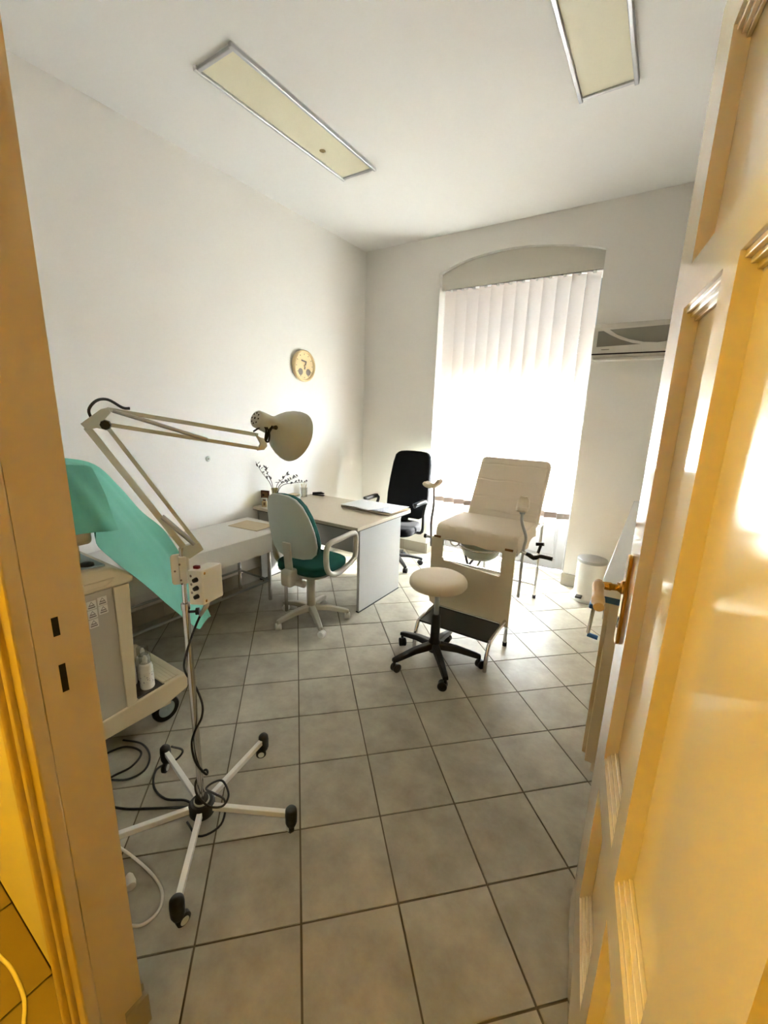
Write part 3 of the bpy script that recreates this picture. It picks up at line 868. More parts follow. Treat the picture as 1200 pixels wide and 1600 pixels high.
# ------------------------------------------------------------------ black office chair behind the desk
kc = thing('office_chair', (-2.30, 3.84, 0), 'black high back office chair behind the desk', 'chair', math.radians(184))
star_base(kc, 'black', 'black', .29, .11, 5, math.radians(-6), cast_r=.028)
MB().lathe([(.001, .08), (.045, .08), (.03, .13), (.028, .36), (.06, .38), (.001, .38)], 20).build('column', 'black', kc, smooth=True)
MB().prism([(x, y) for x, y in seat_outline(.48, .47)], XY, .385, .475).build('seat', 'blackfab', kc, bevel=0.03, seg=4)
hb = [(0, .50), (.17, .50), (.225, .53), (.250, .62), (.258, .75), (.250, .92), (.232, 1.10), (.212, 1.19), (.175, 1.228), (.09, 1.238), (0, 1.24)]
bo = hb + [(-x, z) for x, z in reversed(hb[1:-1])]
MB().prism(bo, lambda a, b, t: (a, t - (b - .5) * .20, b), -.245, -.175).build('backrest', 'blackfab', kc, bevel=0.026, seg=4)
MB().prism([(a * .97, .5 + (b - .5) * .985) for a, b in bo], lambda a, b, t: (a, t - (b - .5) * .20, b), -.265, -.246).build('back_shell', 'greyplastic', kc, bevel=0.006)
MB().bar((0, -.10, .37), (0, -.25, .56), .08, .02).build('back_bracket', 'black', kc)
for sx in (-1, 1):
    x = sx * .295
    MB().tube([(sx * .20, -.02, .40), (x, -.02, .42), (x, -.04, .60), (x, -.10, .715), (x, .02, .735), (x, .20, .73)], .016, 12, smooth=4).build('arm_frame', 'black', kc, smooth=True)
    MB().prism(rrect(.05, .27, .022, 4, x, .07), XY, .735, .762).build('arm_pad', 'black', kc, bevel=0.008)

# ------------------------------------------------------------------ examination couch
ec = thing('examination_couch', (-1.04, 3.35, 0), 'cream gynaecological examination couch in front of the window', 'examination couch')
cx, cy = -1.04, 3.35
def W(x, y, z): return (x - cx, y - cy, z)
# seat
MB().box(-1.34 - cx, -.74 - cx, 2.855 - cy, 3.37 - cy, .735, .83).build('seat', 'couch', ec, bevel=0.028, seg=4)
# sheet hanging at the front and right side of the seat
rows = []
for j in range(25):
    x = -1.345 + .615 * j / 24
    hang = .10 + .03 * (j / 24) + .006 * math.sin(j * .9)
    rows.append([W(x, 3.36, .834), W(x, 3.1, .835), W(x, 2.90, .834), W(x, 2.862, .826), W(x, 2.847 - .004 * math.sin(j), .80), W(x, 2.842 - .006 * math.sin(j * .7), .834 - hang)])
MB().grid(rows).build('seat_cover', 'couch', ec, smooth=True, solid=.004)
rows = []
for j in range(17):
    y = 2.862 + .50 * j / 16
    rows.append([W(-.76, y, .835), W(-.742, y, .826), W(-.732, y, .79), W(-.728 + .005 * math.sin(j), y, .70 + .02 * math.sin(j * .6) + .03 * j / 16)])
MB().grid(rows).build('side_cover', 'couch', ec, smooth=True, solid=.004)
# backrest, tilted
bt = Vector((0, .28, .50)).normalized(); bn = Vector((0, -bt.z, bt.y))
def BR(u, v, t):   # u across, v up along the back, t thickness towards patient
    p = Vector((0, 3.385, .79)) + bt * v + bn * t
    return W(u, p.y, p.z)
MB().prism(rrect(.585, .575, .04, 5, -1.025, .285), BR, -.05, .03).build('backrest', 'couch', ec, bevel=0.022, seg=4)
for v_ in (.085, .20, .355, .50):
    rows = []
    for i in range(21):
        u = -1.31 + .57 * i / 20
        wob = .004 * math.sin(i * .7 + v_ * 20)
        rows.append([BR(u, v_ - .010 + wob, .030), BR(u, v_ + wob, .0335), BR(u, v_ + .010 + wob, .030)])
    MB().grid(rows).build('cover_crease', 'couch', ec, smooth=True)
# frame
cr = .0125
for x, y in ((-.752, 2.865), (-1.335, 2.865), (-.79, 3.862), (-1.29, 3.862)):
    lg = MB().tube([W(x, y, .004), W(x, y, .73)], cr, 12).build('leg', 'chrome', ec, smooth=True)
    MB().tube([W(x, y, .001), W(x, y, .03)], cr * 1.25, 12).build('foot_cap', 'rubber', lg, smooth=True)
fr = MB()
for x0_, x1_ in ((-.752, -.79), (-1.335, -1.29)):
    fr.tube([W(x0_, 2.865, .715), W(x1_, 3.862, .715)], cr, 12)
fr.tube([W(-1.335, 2.90, .715), W(-.752, 2.90, .715)], cr, 12).tube([W(-1.29, 3.862, .715), W(-.79, 3.862, .715)], cr, 12)
fr.tube([W(-1.29, 3.862, .13), W(-.79, 3.862, .13)], cr, 12)
fr.build('frame_rails', 'chrome', ec, smooth=True)
MB().bar(W(-1.335, 2.93, .52), W(-.755, 2.93, .52), .012, .03).build('front_crossbar', 'chrome', ec)
MB().tube([W(-1.04, 2.93, .52), W(-1.04, 3.4, .71)], .009, 10).build('brace', 'chrome', ec, smooth=True)
for a_, b_ in (((-1.28, 3.2, .30), (-1.12, 3.2, .56)), ((-1.26, 3.21, .56), (-1.17, 3.21, .30))):
    MB().bar(W(*a_), W(*b_), .006, .018).build('scissor_bar', 'black', ec)
MB().bar(W(-.80, 3.42, .72), W(-.80, 3.72, 1.0), .008, .025).build('back_strut', 'chrome', ec)
MB().bar(W(-1.26, 3.42, .72), W(-1.26, 3.72, 1.0), .008, .025).build('back_strut', 'chrome', ec)
# front board with a U-shaped cut-out
bp = [(-1.375, .735), (-1.375, .235), (-1.365, .20), (-1.33, .18), (-.735, .165), (-.735, .735), (-.825, .735), (-.825, .545), (-.835, .532), (-1.265, .562), (-1.285, .585), (-1.285, .735)]
def concave_prism(pts, fn, t0, t1):
    import bmesh
    from mathutils.geometry import tessellate_polygon
    tris = tessellate_polygon([[Vector((p[0], p[1], 0)) for p in pts]])
    n = len(pts)
    v = [fn(p[0], p[1], t0) for p in pts] + [fn(p[0], p[1], t1) for p in pts]
    f = [tuple(t) for t in tris] + [tuple(i + n for i in reversed(t)) for t in tris]
    f += [(i, (i + 1) % n, n + (i + 1) % n, n + i) for i in range(n)]
    return MB().add(v, f)
concave_prism(bp, lambda a, b, t: W(a, t, b), 2.832, 2.850).build('front_board', 'board', ec)
for x in (-1.33, -.78):
    MB().tube([W(x - .028, 2.838, .740), W(x + .028, 2.838, .740)], .009, 12).build('board_hinge', 'bronze', ec, smooth=True)
# step
sm = MB().box(-1.275 - cx, -.77 - cx, 2.50 - cy, 2.775 - cy, .186, .20).build('step_plate', 'rubber', ec, bevel=0.004)
MB().box(-1.27 - cx, -.775 - cx, 2.765 - cy, 2.785 - cy, .19, .215).build('step_edge', 'chrome', sm, bevel=0.004)
for x in (-1.288, -.757):
    MB().tube([W(x, 2.86, .21), W(x, 2.80, .205), W(x, 2.56, .197), W(x, 2.505, .18), W(x, 2.474, .12), W(x, 2.462, .06), W(x, 2.46, .002)], .0135, 12, smooth=4).build('step_leg', 'chrome', ec, smooth=True)
# bowl hanging below the seat
bw = MB().lathe([(.001, .595), (.09, .598), (.13, .63), (.15, .69), (.156, .70), (.146, .695), (.122, .635), (.085, .605), (.001, .602)], 36, W(-1.03, 2.965, 0)).build('bowl', 'bowl', ec, smooth=True)
MB().tube([W(-1.03 + .162 * math.cos(2 * math.pi * k / 24), 2.965 + .162 * math.sin(2 * math.pi * k / 24), .69) for k in range(24)], .005, 8, closed=True).build('bowl_ring', 'chrome', bw, smooth=True)
MB().tube([W(-.86, 2.95, .69), W(-.80, 2.93, .715), W(-.76, 2.90, .72)], .007, 8).build('bowl_arm', 'chrome', bw, smooth=True)
MB().tube([W(-1.20, 2.95, .69), W(-1.26, 2.93, .715), W(-1.32, 2.90, .72)], .007, 8).build('bowl_arm', 'chrome', bw, smooth=True)
MB().tube([W(-1.215 + .035 * math.cos(2 * math.pi * k / 16), 2.90, .705 + .035 * math.sin(2 * math.pi * k / 16)) for k in range(16)], .005, 8, closed=True).build('bowl_catch', 'chrome', bw, smooth=True)
# leg supports
def leg_support(path, padc, rz, length=.10, tilt=0.0, wrap=1.15):
    p = MB().tube([W(*a) for a in path], .0105, 12, smooth=5).build('support_pole', 'steel', ec, smooth=True)
    # saddle shaped pad
    rows = []
    for i in range(15):
        a = -wrap + 2 * wrap * i / 14
        row = []
        for j in range(7):
            l = (j / 6 - .5) * length * (1 - abs(i / 7 - 1) ** 3 * .75) ** .5
            rr = .075
            v = Vector((math.sin(a) * rr, l, rr - math.cos(a) * rr * (1 - .15 * abs(j / 3 - 1)))) 
            v = Matrix.Rotation(rz, 3, 'Z') @ (Matrix.Rotation(tilt, 3, 'Y') @ v)
            row.append(W(padc[0] + v.x, padc[1] + v.y, padc[2] + v.z))
        rows.append(row)
    MB().grid(rows).build('knee_pad', 'vinyl', ec, smooth=True, solid=.030, subd=2)
    return p
leg_support([(-1.425, 2.93, .62), (-1.43, 2.93, .70), (-1.437, 2.93, .82), (-1.425, 2.93, .95), (-1.43, 2.93, 1.09)], (-1.435, 2.93, 1.10), 0, .10, math.radians(-14))
leg_support([(-.715, 2.96, .36), (-.715, 2.96, .60), (-.712, 2.96, .74), (-.705, 2.96, .82), (-.745, 2.96, .93), (-.745, 2.96, 1.03)], (-.748, 2.95, 1.03), math.radians(100), .085, math.radians(-30), 1.2)
MB().lathe([(.001, 0), (.018, .0), (.022, .03), (.020, .05), (.001, .052)], 16, W(-.746, 2.95, .985)).build('pad_socket', 'steel', ec, smooth=True)
MB().tube([W(-1.36, 2.93, .695), W(-1.47, 2.93, .695)], .013, 12).build('support_clamp', 'chrome', ec, smooth=True)
MB().lathe([(.001, 0), (.018, .004), (.018, .024), (.001, .028)], 14, W(-1.465, 2.93, .695), (-1, 0, 0)).build('clamp_knob', 'black', ec, smooth=True)
MB().tube([W(-.78, 2.96, .715), W(-.69, 2.96, .705)], .013, 12).build('support_clamp', 'chrome', ec, smooth=True)
ck_ = MB().tube([W(-.73, 3.04, .68), W(-.69, 3.04, .672), W(-.655, 3.04, .655), W(-.62, 3.04, .672), W(-.60, 3.04, .678), W(-.525, 3.04, .674)], [.015, .017, .017, .012, .015, .016], 12, smooth=2).build('crank_handle', 'black', ec, smooth=True)
MB().tube([W(-.635, 3.07, .69), W(-.622, 3.07, .75)], .011, 12).tube([W(-.655, 3.07, .752), W(-.60, 3.07, .762)], .013, 12).build('lock_lever', 'black', ck_, smooth=True)

# ------------------------------------------------------------------ round stool
st = thing('round_stool', (-1.085, 2.365, 0), 'round cream vinyl stool on a black castor base', 'stool')
star_base(st, 'black', 'black', .30, .135, 5, math.radians(22), armw=.052, armh=.045, cast_r=.03, tip_z=.09)
MB().lathe([(.001, .09), (.04, .09), (.042, .16), (.032, .18), (.030, .34), (.026, .36), (.001, .36)], 24).build('column', 'black', st, smooth=True)
MB().tube([(0, 0, .35), (0, 0, .56)], .017, 18).build('gas_lift', 'steel', st, smooth=True)
MB().lathe([(.001, .635), (.11, .634), (.155, .630), (.176, .618), (.187, .600), (.188, .575), (.178, .560), (.14, .552), (.001, .552)], 48).build('seat', 'vinyl', st, smooth=True)
MB().lathe([(.001, .553), (.07, .553), (.07, .545), (.001, .543)], 20).build('seat_plate', 'black', st)

# ------------------------------------------------------------------ pedal bin
bn_ = thing('pedal_bin', (-.375, 4.165, 0), 'white pedal bin with a steel lid by the back wall', 'bin')
MB().lathe([(.001, .001), (.148, .001), (.152, .02), (.146, .035), (.128, .055), (.124, .08), (.124, .372), (.001, .372)], 48).build('body', 'white', bn_, smooth=True)
MB().lathe([(.128, .366), (.130, .376), (.128, .392), (.10, .402), (.04, .408), (.001, .409)], 48).build('lid', 'steel', bn_, smooth=True)
MB().box(-.085, -.03, -.185, -.115, .048, .066).build('pedal', 'black', bn_, bevel=0.006)

# ------------------------------------------------------------------ cabinet along the right wall
cb = thing('side_cabinet', (.22, 3.05, 0), 'beige low cabinet with a long white top behind the door', 'cabinet')
kx, ky = .22, 3.05
MB().box(-.085 - kx, XR - .005 - kx, 1.965 - ky, 4.30 - ky, .06, .875).build('body', 'board', cb, bevel=0.003)
MB().box(-.055 - kx, XR - .005 - kx, 1.985 - ky, 4.28 - ky, .001, .06).build('plinth', 'board', cb)
MB().box(-.132 - kx, XR - .005 - kx, 1.94 - ky, 4.33 - ky, .908, .945).build('top', 'white', cb, bevel=0.004)
MB().box(-.108 - kx, XR - .01 - kx, 1.953 - ky, 4.31 - ky, .876, .907).build('blue_trim', 'blueplastic', cb)
for i in range(4):
    y0 = 2.0 + i * .575
    d_ = MB().box(-.104 - kx, -.0855 - kx, y0 - ky, y0 + .56 - ky, .075, .865).build('door', 'board', cb, bevel=0.003)
    MB().tube([(-.105 - kx, y0 + .50 - ky, .55), (-.13 - kx, y0 + .50 - ky, .56), (-.13 - kx, y0 + .50 - ky, .65), (-.105 - kx, y0 + .50 - ky, .66)], .005, 8).build('handle', 'chrome', d_, smooth=True)
hr = thing('towel_rail', (-.155, 2.02, .66), 'chrome rail with blue plastic joints hanging at the cabinet corner', 'rail')
MB().tube([(.0, 0, .235), (.0, 0, .165)], .008, 10).tube([(.018, .03, .235), (.018, .03, .165)], .008, 10).build('upper_tubes', 'chrome', hr, smooth=True)
MB().box(-.014, .03, -.013, .045, .148, .172).build('joint', 'blueplastic', hr, bevel=0.006)
MB().tube([(.006, .01, .15), (-.002, .01, .02)], .008, 10).build('lower_tube', 'chrome', hr, smooth=True)
MB().tube([(-.004, .01, .012), (.04, .012, .006)], .011, 10).build('joint', 'blueplastic', hr, smooth=True)

# ------------------------------------------------------------------ magnifier-style floor lamp
LX, LY = -1.34, .787
lrz = math.atan2(.862, .506)
lp = thing('examination_lamp', (LX, LY, 0), 'folding arm examination lamp on a white five legged stand', 'lamp', lrz)
def LW(x, y, z):   # world -> local
    d = Vector((x - LX, y - LY)); c, s = math.cos(lrz), math.sin(lrz)
    return (d.x * c + d.y * s, -d.x * s + d.y * c, z)
for k in range(5):
    a = math.radians(26.5 + 72 * k) - lrz
    c, s = math.cos(a), math.sin(a); r = .372
    lg = MB().bar((c * .035, s * .035, .082), (c * (r - .012), s * (r - .012), .098), .020, .024).build('leg', 'white', lp, bevel=0.002)
    h = MB().lathe([(.001, .128), (.016, .126), (.022, .118), (.0235, .10), (.0225, .06), (.017, .045), (.001, .043)], 20, (c * r, s * r, 0)).build('caster_housing', 'rubber', lp, smooth=True)
    aa = a + 2.3
    o_ = Vector((math.cos(aa), math.sin(aa), 0)); ax = Vector((-o_.y, o_.x, 0))
    wc = Vector((c * r, s * r, .024)) + o_ * .014
    w_ = MB().lathe([(.001, -.011), (.018, -.011), (.0235, -.007), (.0235, .007), (.018, .011), (.001, .011)], 20, wc, ax).build('wheel', 'rubber', h, smooth=True)
    MB().lathe([(.001, -.0125), (.014, -.0125), (.014, .0125), (.001, .0125)], 16, wc, ax).build('wheel_disc', 'lampgrey', h)
MB().lathe([(.001, .05), (.045, .05), (.050, .06), (.050, .095), (.042, .105), (.026, .105), (.026, .118), (.001, .118)], 24).build('hub', 'rubber', lp, smooth=True)
MB().lathe([(.0145, .105), (.030, .105), (.030, .111), (.0145, .112)], 24).build('hub_ring', 'lampgrey', lp)
MB().tube([(0, 0, .10), (.002, 0, .965)], .0125, 18).build('pole', 'chrome', lp, smooth=True)
MB().tube([(.002, 0, .955), (.004, 0, 1.175)], .0085, 14).build('inner_pole', 'chrome', lp, smooth=True)
MB().lathe([(.0125, .945), (.0155, .945), (.0155, .968), (.0125, .970)], 18, (.002, 0, 0)).build('collar', 'chrome', lp, smooth=True)
MB().tube([(.012, -.006, .935), (.036, -.012, .935)], .005, 8).lathe([(.001, 0), (.013, .002), (.013, .014), (.001, .017)], 14, (.032, -.011, .935), (1, -.25, 0)).build('clamp_knob', 'black', lp, smooth=True)
# control box
ba = math.radians(38)
def BXp(u, v, z):   # box frame: u along knob face, v depth to the right/back
    return (.060 + u * math.cos(ba + math.pi) * 1 + v * math.sin(ba) * 1.0 * .92, -.070 + u * -math.sin(ba + math.pi) * -1 * -1 + v * math.cos(ba) * .9, z)
bu = Vector((-.85, .52, 0)).normalized(); bv = Vector((.75, .66, 0)).normalized(); bo_ = Vector((.060, -.055, 0))
def BP(u, v, z): 
    p = bo_ + bu * u + bv * v
    return (p.x, p.y, z)
def bbox(u0, u1, v0, v1, z0, z1):
    v = [BP(u0, v0, z0), BP(u1, v0, z0), BP(u1, v1, z0), BP(u0, v1, z0), BP(u0, v0, z1), BP(u1, v0, z1), BP(u1, v1, z1), BP(u0, v1, z1)]
    return MB().add(v, [(3, 2, 1, 0), (4, 5, 6, 7), (0, 1, 5, 4), (1, 2, 6, 5), (2, 3, 7, 6), (3, 0, 4, 7)])
cbx = bbox(0, .052, 0, .095, .972, 1.100).build('control_box', 'boxwhite', lp, bevel=0.003)
nb = -bv
for z in (1.068, 1.037, 1.006):
    p = Vector(BP(.020, 0, z))
    MB().lathe([(.0085, 0), (.0085, .004), (.007, .014), (.001, .015)], 14, p, nb).build('knob', 'black', cbx, smooth=True)
    q_ = Vector(BP(.040, 0, z + .012))
    MB().lathe([(.005, 0), (.005, .0012), (.001, .0012)], 8, q_, nb).build('dial_mark', 'dialgrey', cbx)
for z in (.985, 1.088):
    for v_ in (.012,):
        p = Vector(BP(0, v_, z)); MB().lathe([(.005, 0), (.005, .002), (.001, .003)], 10, p, -bu).build('screw', 'brass', cbx, smooth=True)
MB().prism(rrect(.020, .012, .003, 3, .016, .024), lambda a, b, t: BP(.052 - a, b, t), 1.100, 1.110).build('power_switch', 'red', cbx)
# bracket plate clamped to the pole
bkt = MB().prism(rrect(.060, .112, .012, 4, -.004, 1.092), lambda a, b, t: (a, t, b), .012, .022).build('bracket_plate', 'boxwhite', lp, bevel=0.002)
MB().prism(rrect(.026, .10, .004, 3, .004, 1.095), lambda a, b, t: (a, t, b), -.014, .012).build('bracket_clamp', 'boxwhite', lp, bevel=0.003)
for dx, z in ((-.022, 1.088), (-.005, 1.062), (-.003, 1.048), (-.006, 1.12)):
    MB().lathe([(.0035, 0), (.0035, .003), (.001, .004)], 10, (dx, -.014 if dx > -.01 else .012, z), (0, -1, 0)).build('screw', 'dialgrey', bkt, smooth=True)
# arms: lower pair, elbow plate, upper pair
PV = (.022, 1.168)
lower = MB().bar((-.222, .0, 1.582), (.018, .0, 1.165), .010, .020).build('lower_arm', 'lampgrey', lp, bevel=0.001)
MB().bar((-.168, .0, 1.580), (.060, .0, 1.178), .009, .012).build('lower_arm', 'lampgrey', lp, bevel=0.001)
MB().tube([(-.045, .010, 1.29), (.045, .010, 1.185)], .0065, 10).build('arm_spring', 'steel', lp, smooth=True)
MB().tube([(-.045, -.010, 1.29), (.045, -.010, 1.185)], .0065, 10).build('arm_spring', 'steel', lp, smooth=True)
MB().prism([(.004, 1.150), (.012, 1.182), (.062, 1.190), (.074, 1.162), (.028, 1.135)], XZ, -.010, .010).build('base_joint', 'lampgrey', lp, bevel=0.001)
MB().prism([(-.236, 1.592), (-.222, 1.574), (-.196, 1.580), (-.172, 1.574), (-.160, 1.592), (-.176, 1.602), (-.156, 1.626), (-.160, 1.642), (-.180, 1.636)], XZ, -.011, .011).build('elbow_plate', 'lampgrey', lp, bevel=0.001)
MB().lathe([(.001, 0), (.014, 0), (.016, .006), (.014, .018), (.001, .019)], 8, (-.172, -.011, 1.590), (0, -1, 0)).build('elbow_knob', 'black', lp)
MB().bar((-.165, .0, 1.636), (.278, .0, 1.560), .009, .013).build('upper_arm', 'lampgrey', lp, bevel=0.001)
MB().bar((-.165, .0, 1.590), (.284, .0, 1.512), .009, .012).build('upper_arm', 'lampgrey', lp, bevel=0.001)
for sy in (-.010, .010):
    MB().tube([(-.150, sy, 1.632), (.110, sy, 1.545)], .006, 10).build('arm_spring', 'steel', lp, smooth=True)
MB().prism([(.266, 1.566), (.284, 1.552), (.302, 1.548), (.308, 1.522), (.296, 1.508), (.272, 1.506), (.284, 1.530)], XZ, -.009, .009).build('head_joint', 'lampgrey', lp, bevel=0.001)
MB().tube([(.300, 0, 1.535), (.318, 0, 1.575), (.330, -.002, 1.592)], .006, 10, smooth=3).build('head_stem', 'black', lp, smooth=True)
# shade: axis in local frame
sa = Vector((.165, .075, -.072)).normalized()
sb = Vector((.272, .006, 1.618))
prof = [(.001, -.002), (.026, .0), (.031, .006), (.032, .02), (.033, .055), (.036, .072), (.046, .086), (.062, .104), (.078, .126), (.090, .150), (.097, .172), (.0985, .186), (.0955, .186), (.088, .152), (.060, .108), (.034, .080), (.001, .075)]
shd = MB().lathe(prof, 48, sb, sa).build('lamp_shade', 'lampgrey', lp, smooth=True)
u_ = sa.orthogonal().normalized(); w_ = sa.cross(u_)
for k in range(9):
    p = sb + (u_ * math.cos(k * math.pi / 4) + w_ * math.sin(k * math.pi / 4)) * .019 if k < 8 else sb
    MB().lathe([(.001, 0), (.0030 if k < 8 else .0042, 0), (.0030 if k < 8 else .0042, .0015)], 10, p - sa * .0025 + sa * (.001 if k < 8 else 0), sa).build('vent_hole', 'darkhole', shd)
MB().lathe([(.001, .08), (.02, .085), (.034, .11), (.034, .135), (.02, .155), (.001, .16)], 24, sb, sa).build('bulb', 'white', shd, smooth=True)
MB().lathe([(.001, 0), (.007, 0), (.008, .012), (.001, .014)], 12, Vector((.330, -.022, 1.588)), (.4, -1, 0)).build('tilt_knob', 'black', shd, smooth=True)
# the lamp's cord: over the elbow, to the head
MB().tube([(-.205, .0, 1.600), (-.212, .0, 1.632), (-.190, .0, 1.660), (-.160, .0, 1.664), (-.125, .0, 1.642), (-.105, .0, 1.640)], .0042, 8, smooth=5).build('arm_cord', 'cord', lp, smooth=True)
MB().tube([(.262, 0, 1.572), (.292, -.004, 1.590), (.305, -.008, 1.580), (.300, -.012, 1.545), (.311, -.012, 1.538), (.316, -.010, 1.565), (.308, -.006, 1.588)], .0032, 8, smooth=5).build('head_cord', 'cord', lp, smooth=True)
# cable gland below the box and cord winding down the pole
MB().tube([BP(.012, .03, .975), BP(.016, .028, .955), BP(.026, .010, .925)], [.011, .009, .006], 10).build('cable_gland', 'greyplastic', lp, smooth=True)
cpts = [BP(.026, .010, .925), (.030, -.03, .89), (.004, -.022, .82), (-.018, -.006, .74), (-.016, .014, .68), (.010, .018, .62), (.030, -.004, .55), (.024, -.018, .50), (-.002, -.018, .45), (-.018, .0, .38), (-.010, -.016, .31), (.022, -.016, .24), (.030, -.002, .235), (.020, .016, .23), (-.012, .012, .20), (-.018, -.012, .17), (.0, -.03, .135),
        (.03, -.06, .12), (.075, -.06, .105), (.10, -.03, .12), (.085, .03, .135), (.05, .045, .13), (.02, .03, .125), (.05, -.01, .125), (.085, -.03, .09), (.06, -.09, .05), (-.02, -.07, .012), (-.06, .02, .006)]
MB().tube(cpts, .0042, 8, smooth=6).build('power_cord', 'cord', lp, smooth=True)

# ------------------------------------------------------------------ cords on the floor
o = MB().tube([(-1.40, .80, .008), (-1.48, .80, .006), (-1.56, .755, .006), (-1.66, .76, .006), (-1.74, .82, .006), (-1.72, .90, .006), (-1.70, .925, .05), (-1.71, .88, .10)], .0048, 8, smooth=7).build('black_cable', 'cord', None, smooth=True)
tag(o, 'short black cable curling from the lamp base to a castor', 'cable')
o = MB().tube([(-1.44, .79, .006), (-1.56, .70, .006), (-1.66, .63, .006), (-1.76, .60, .006), (-1.86, .66, .006), (-1.85, .76, .006), (-1.90, .83, .006), (-2.00, .80, .006), (-2.02, .70, .006), (-1.93, .64, .006), (-1.80, .70, .010), (-1.78, .78, .006), (-1.84, .84, .010), (-1.95, .86, .006), (-2.05, .82, .006)], .0048, 8, smooth=7).build('black_cable', 'cord', None, smooth=True)
tag(o, 'long black cable looped on the tiles below the ultrasound cart', 'cable')
wc_ = thing('white_cable', (-1.30, .50, 0), 'white extension cable curving on the tiles beside the door jamb', 'cable')
MB().tube([(-.30, .02, .005), (-.18, .045, .005), (-.04, .058, .005), (.06, .052, .005), (.115, .02, .005), (.125, -.02, .005), (.105, -.055, .005), (.03, -.09, .005), (-.10, -.10, .005)], .0052, 8, smooth=7).build('cord', 'wcord', wc_, smooth=True)
MB().lathe([(.001, 0), (.016, .002), (.018, .02), (.013, .045), (.006, .055), (.001, .056)], 16, (-.015, -.01, .018), (-1, .35, 0)).build('plug', 'wcord', wc_, smooth=True)
o = MB().tube([(-1.60, .155, .006), (-1.454, .173, .006), (-1.40, .181, .006), (-1.34, .182, .006), (-1.274, .177, .006), (-1.219, .159, .006), (-1.166, .137, .006), (-1.13, .09, .006), (-1.12, 0, .006)], .005, 8, smooth=6).build('corridor_cable', 'wcord', None, smooth=True)
tag(o, 'yellow lit cable looping on the corridor floor at the bottom left', 'cable')

# ------------------------------------------------------------------ ultrasound cart
us = thing('ultrasound_cart', (-2.24, .75, 0), 'beige ultrasound machine cart on castors beside the door', 'medical cart')
ux, uy = -2.24, .75
def U(x, y, z): return (x - ux, y - uy, z)
def ub(x0, x1, y0, y1, z0, z1): return MB().box(x0 - ux, x1 - ux, y0 - uy, y1 - uy, z0, z1)
UX0, UX1 = -2.50, -1.97
MB().prism([(.385, .12), (1.00, .12), (1.135, .160), (1.140, .235), (1.10, .248), (.385, .195)], lambda a, b, t: U(t, a, b), UX0, UX1).build('base', 'cart', us, bevel=0.008, seg=3)
for k in range(5):
    ub(UX0 + .03, UX1 - .02, 1.030 + k * .018, 1.012 + k * .018, .236, .252).build('foot_rib', 'cart', us, bevel=0.002)
ub(UX0 + .02, UX1 - .012, .885, 1.018, .19, .2435).build('shelf_mat', 'cartdark', us)
ub(UX0 + .01, UX1 - .008, .39, .83, .19, .848).build('body', 'cartpanel', us, bevel=0.004)
for x0_, x1_ in ((UX1 - .055, UX1 - .002), (UX0 + .002, UX0 + .055)):
    MB().prism([(.826, .185), (.872, .195), (.900, .846), (.831, .846)], lambda a, b, t: U(t, a, b), x0_, x1_).build('corner_post', 'cart', us, bevel=0.003)
ub(UX0 + .05, UX1 - .05, .826, .850, .19, .84).build('front_panel', 'cartgreen', us)
ub(UX0 + .03, UX1 - .30, .85, .93, .70, .84).build('probe_tray', 'cartgreen', us, bevel=0.006)
MB().prism([(.39, .848), (.918, .848), (.925, .88), (.895, .905), (.83, .945), (.62, .965), (.39, .965)], lambda a, b, t: U(t, a, b), UX0, UX1).build('upper_shell', 'cart', us, bevel=0.012, seg=3)
MB().prism([(.39, .868), (.80, .868), (.83, .885), (.84, .895), (.39, .905)], lambda a, b, t: U(t, a, b), UX1 - .004, UX1 + .006).build('side_moulding', 'cart', us, bevel=0.004)
MB().prism([(.44, .9655), (.62, .9655), (.82, .948), (.82, .955), (.62, .974), (.44, .974)], lambda a, b, t: U(t, a, b), UX0 + .04, UX1 - .03).build('control_panel', 'cartgrey', us)
MB().lathe([(.001, 0), (.03, 0), (.028, .012), (.015, .018), (.001, .018)], 18, U(-2.03, .76, .957)).build('trackball', 'black', us, smooth=True)
ub(-2.36, -2.07, .58, .76, .974, 1.05).build('monitor_foot', 'cart', us, bevel=0.008)
ub(-2.42, -2.03, .50, .80, 1.05, 1.36).build('monitor', 'cart', us, bevel=0.02, seg=3)
ub(-2.39, -2.06, .798, .806, 1.08, 1.33).build('screen', 'black', us, bevel=0.003)
for x in (UX1 - .05, UX0 + .05):
    for y in (.50, 1.03):
        wl = MB().lathe([(.045, -.014), (.066, -.014), (.071, -.008), (.071, .008), (.066, .014), (.045, .014), (.045, -.014)], 32, U(x, y, .071), (1, 0, 0)).build('wheel', 'rubber', us, smooth=True)
        MB().lathe([(.001, -.012), (.020, -.015), (.047, -.010), (.047, .010), (.020, .015), (.001, .012)], 24, U(x, y, .071), (1, 0, 0)).build('wheel_disc', 'cartgrey', wl, smooth=True)
        ub(x - .022, x + .022, y - .02, y + .02, .10, .135).build('wheel_fork', 'cart', us)
stk = [(.700, .80), (.738, .795), (.738, .752), (.738, .708), (.782, .800), (.782, .758)]
for y, z in stk:
    sk = ub(UX1 - .009, UX1 - .0068, y - .0185, y + .0185, z - .0195, z + .0195).build('warning_sticker', 'stickerpaper', us)
    for pts in ([(-.013, -.004), (.013, -.004), (0, .016)],):
        concave = [(y + a, z + b) for a, b in pts]
        MB().prism(concave, lambda a, b, t: U(t, a, b), UX1 - .0068, UX1 - .0062).build('triangle_mark', 'stickerink', sk)
        MB().prism([(y + a * .55, z + .0035 + b * .52) for a, b in pts], lambda a, b, t: U(t, a, b), UX1 - .0062, UX1 - .0058).build('triangle_field', 'stickerpaper', sk)
    ub(UX1 - .0068, UX1 - .0062, y - .014, y + .014, z - .014, z - .008).build('text_bar', 'stickerink', sk)
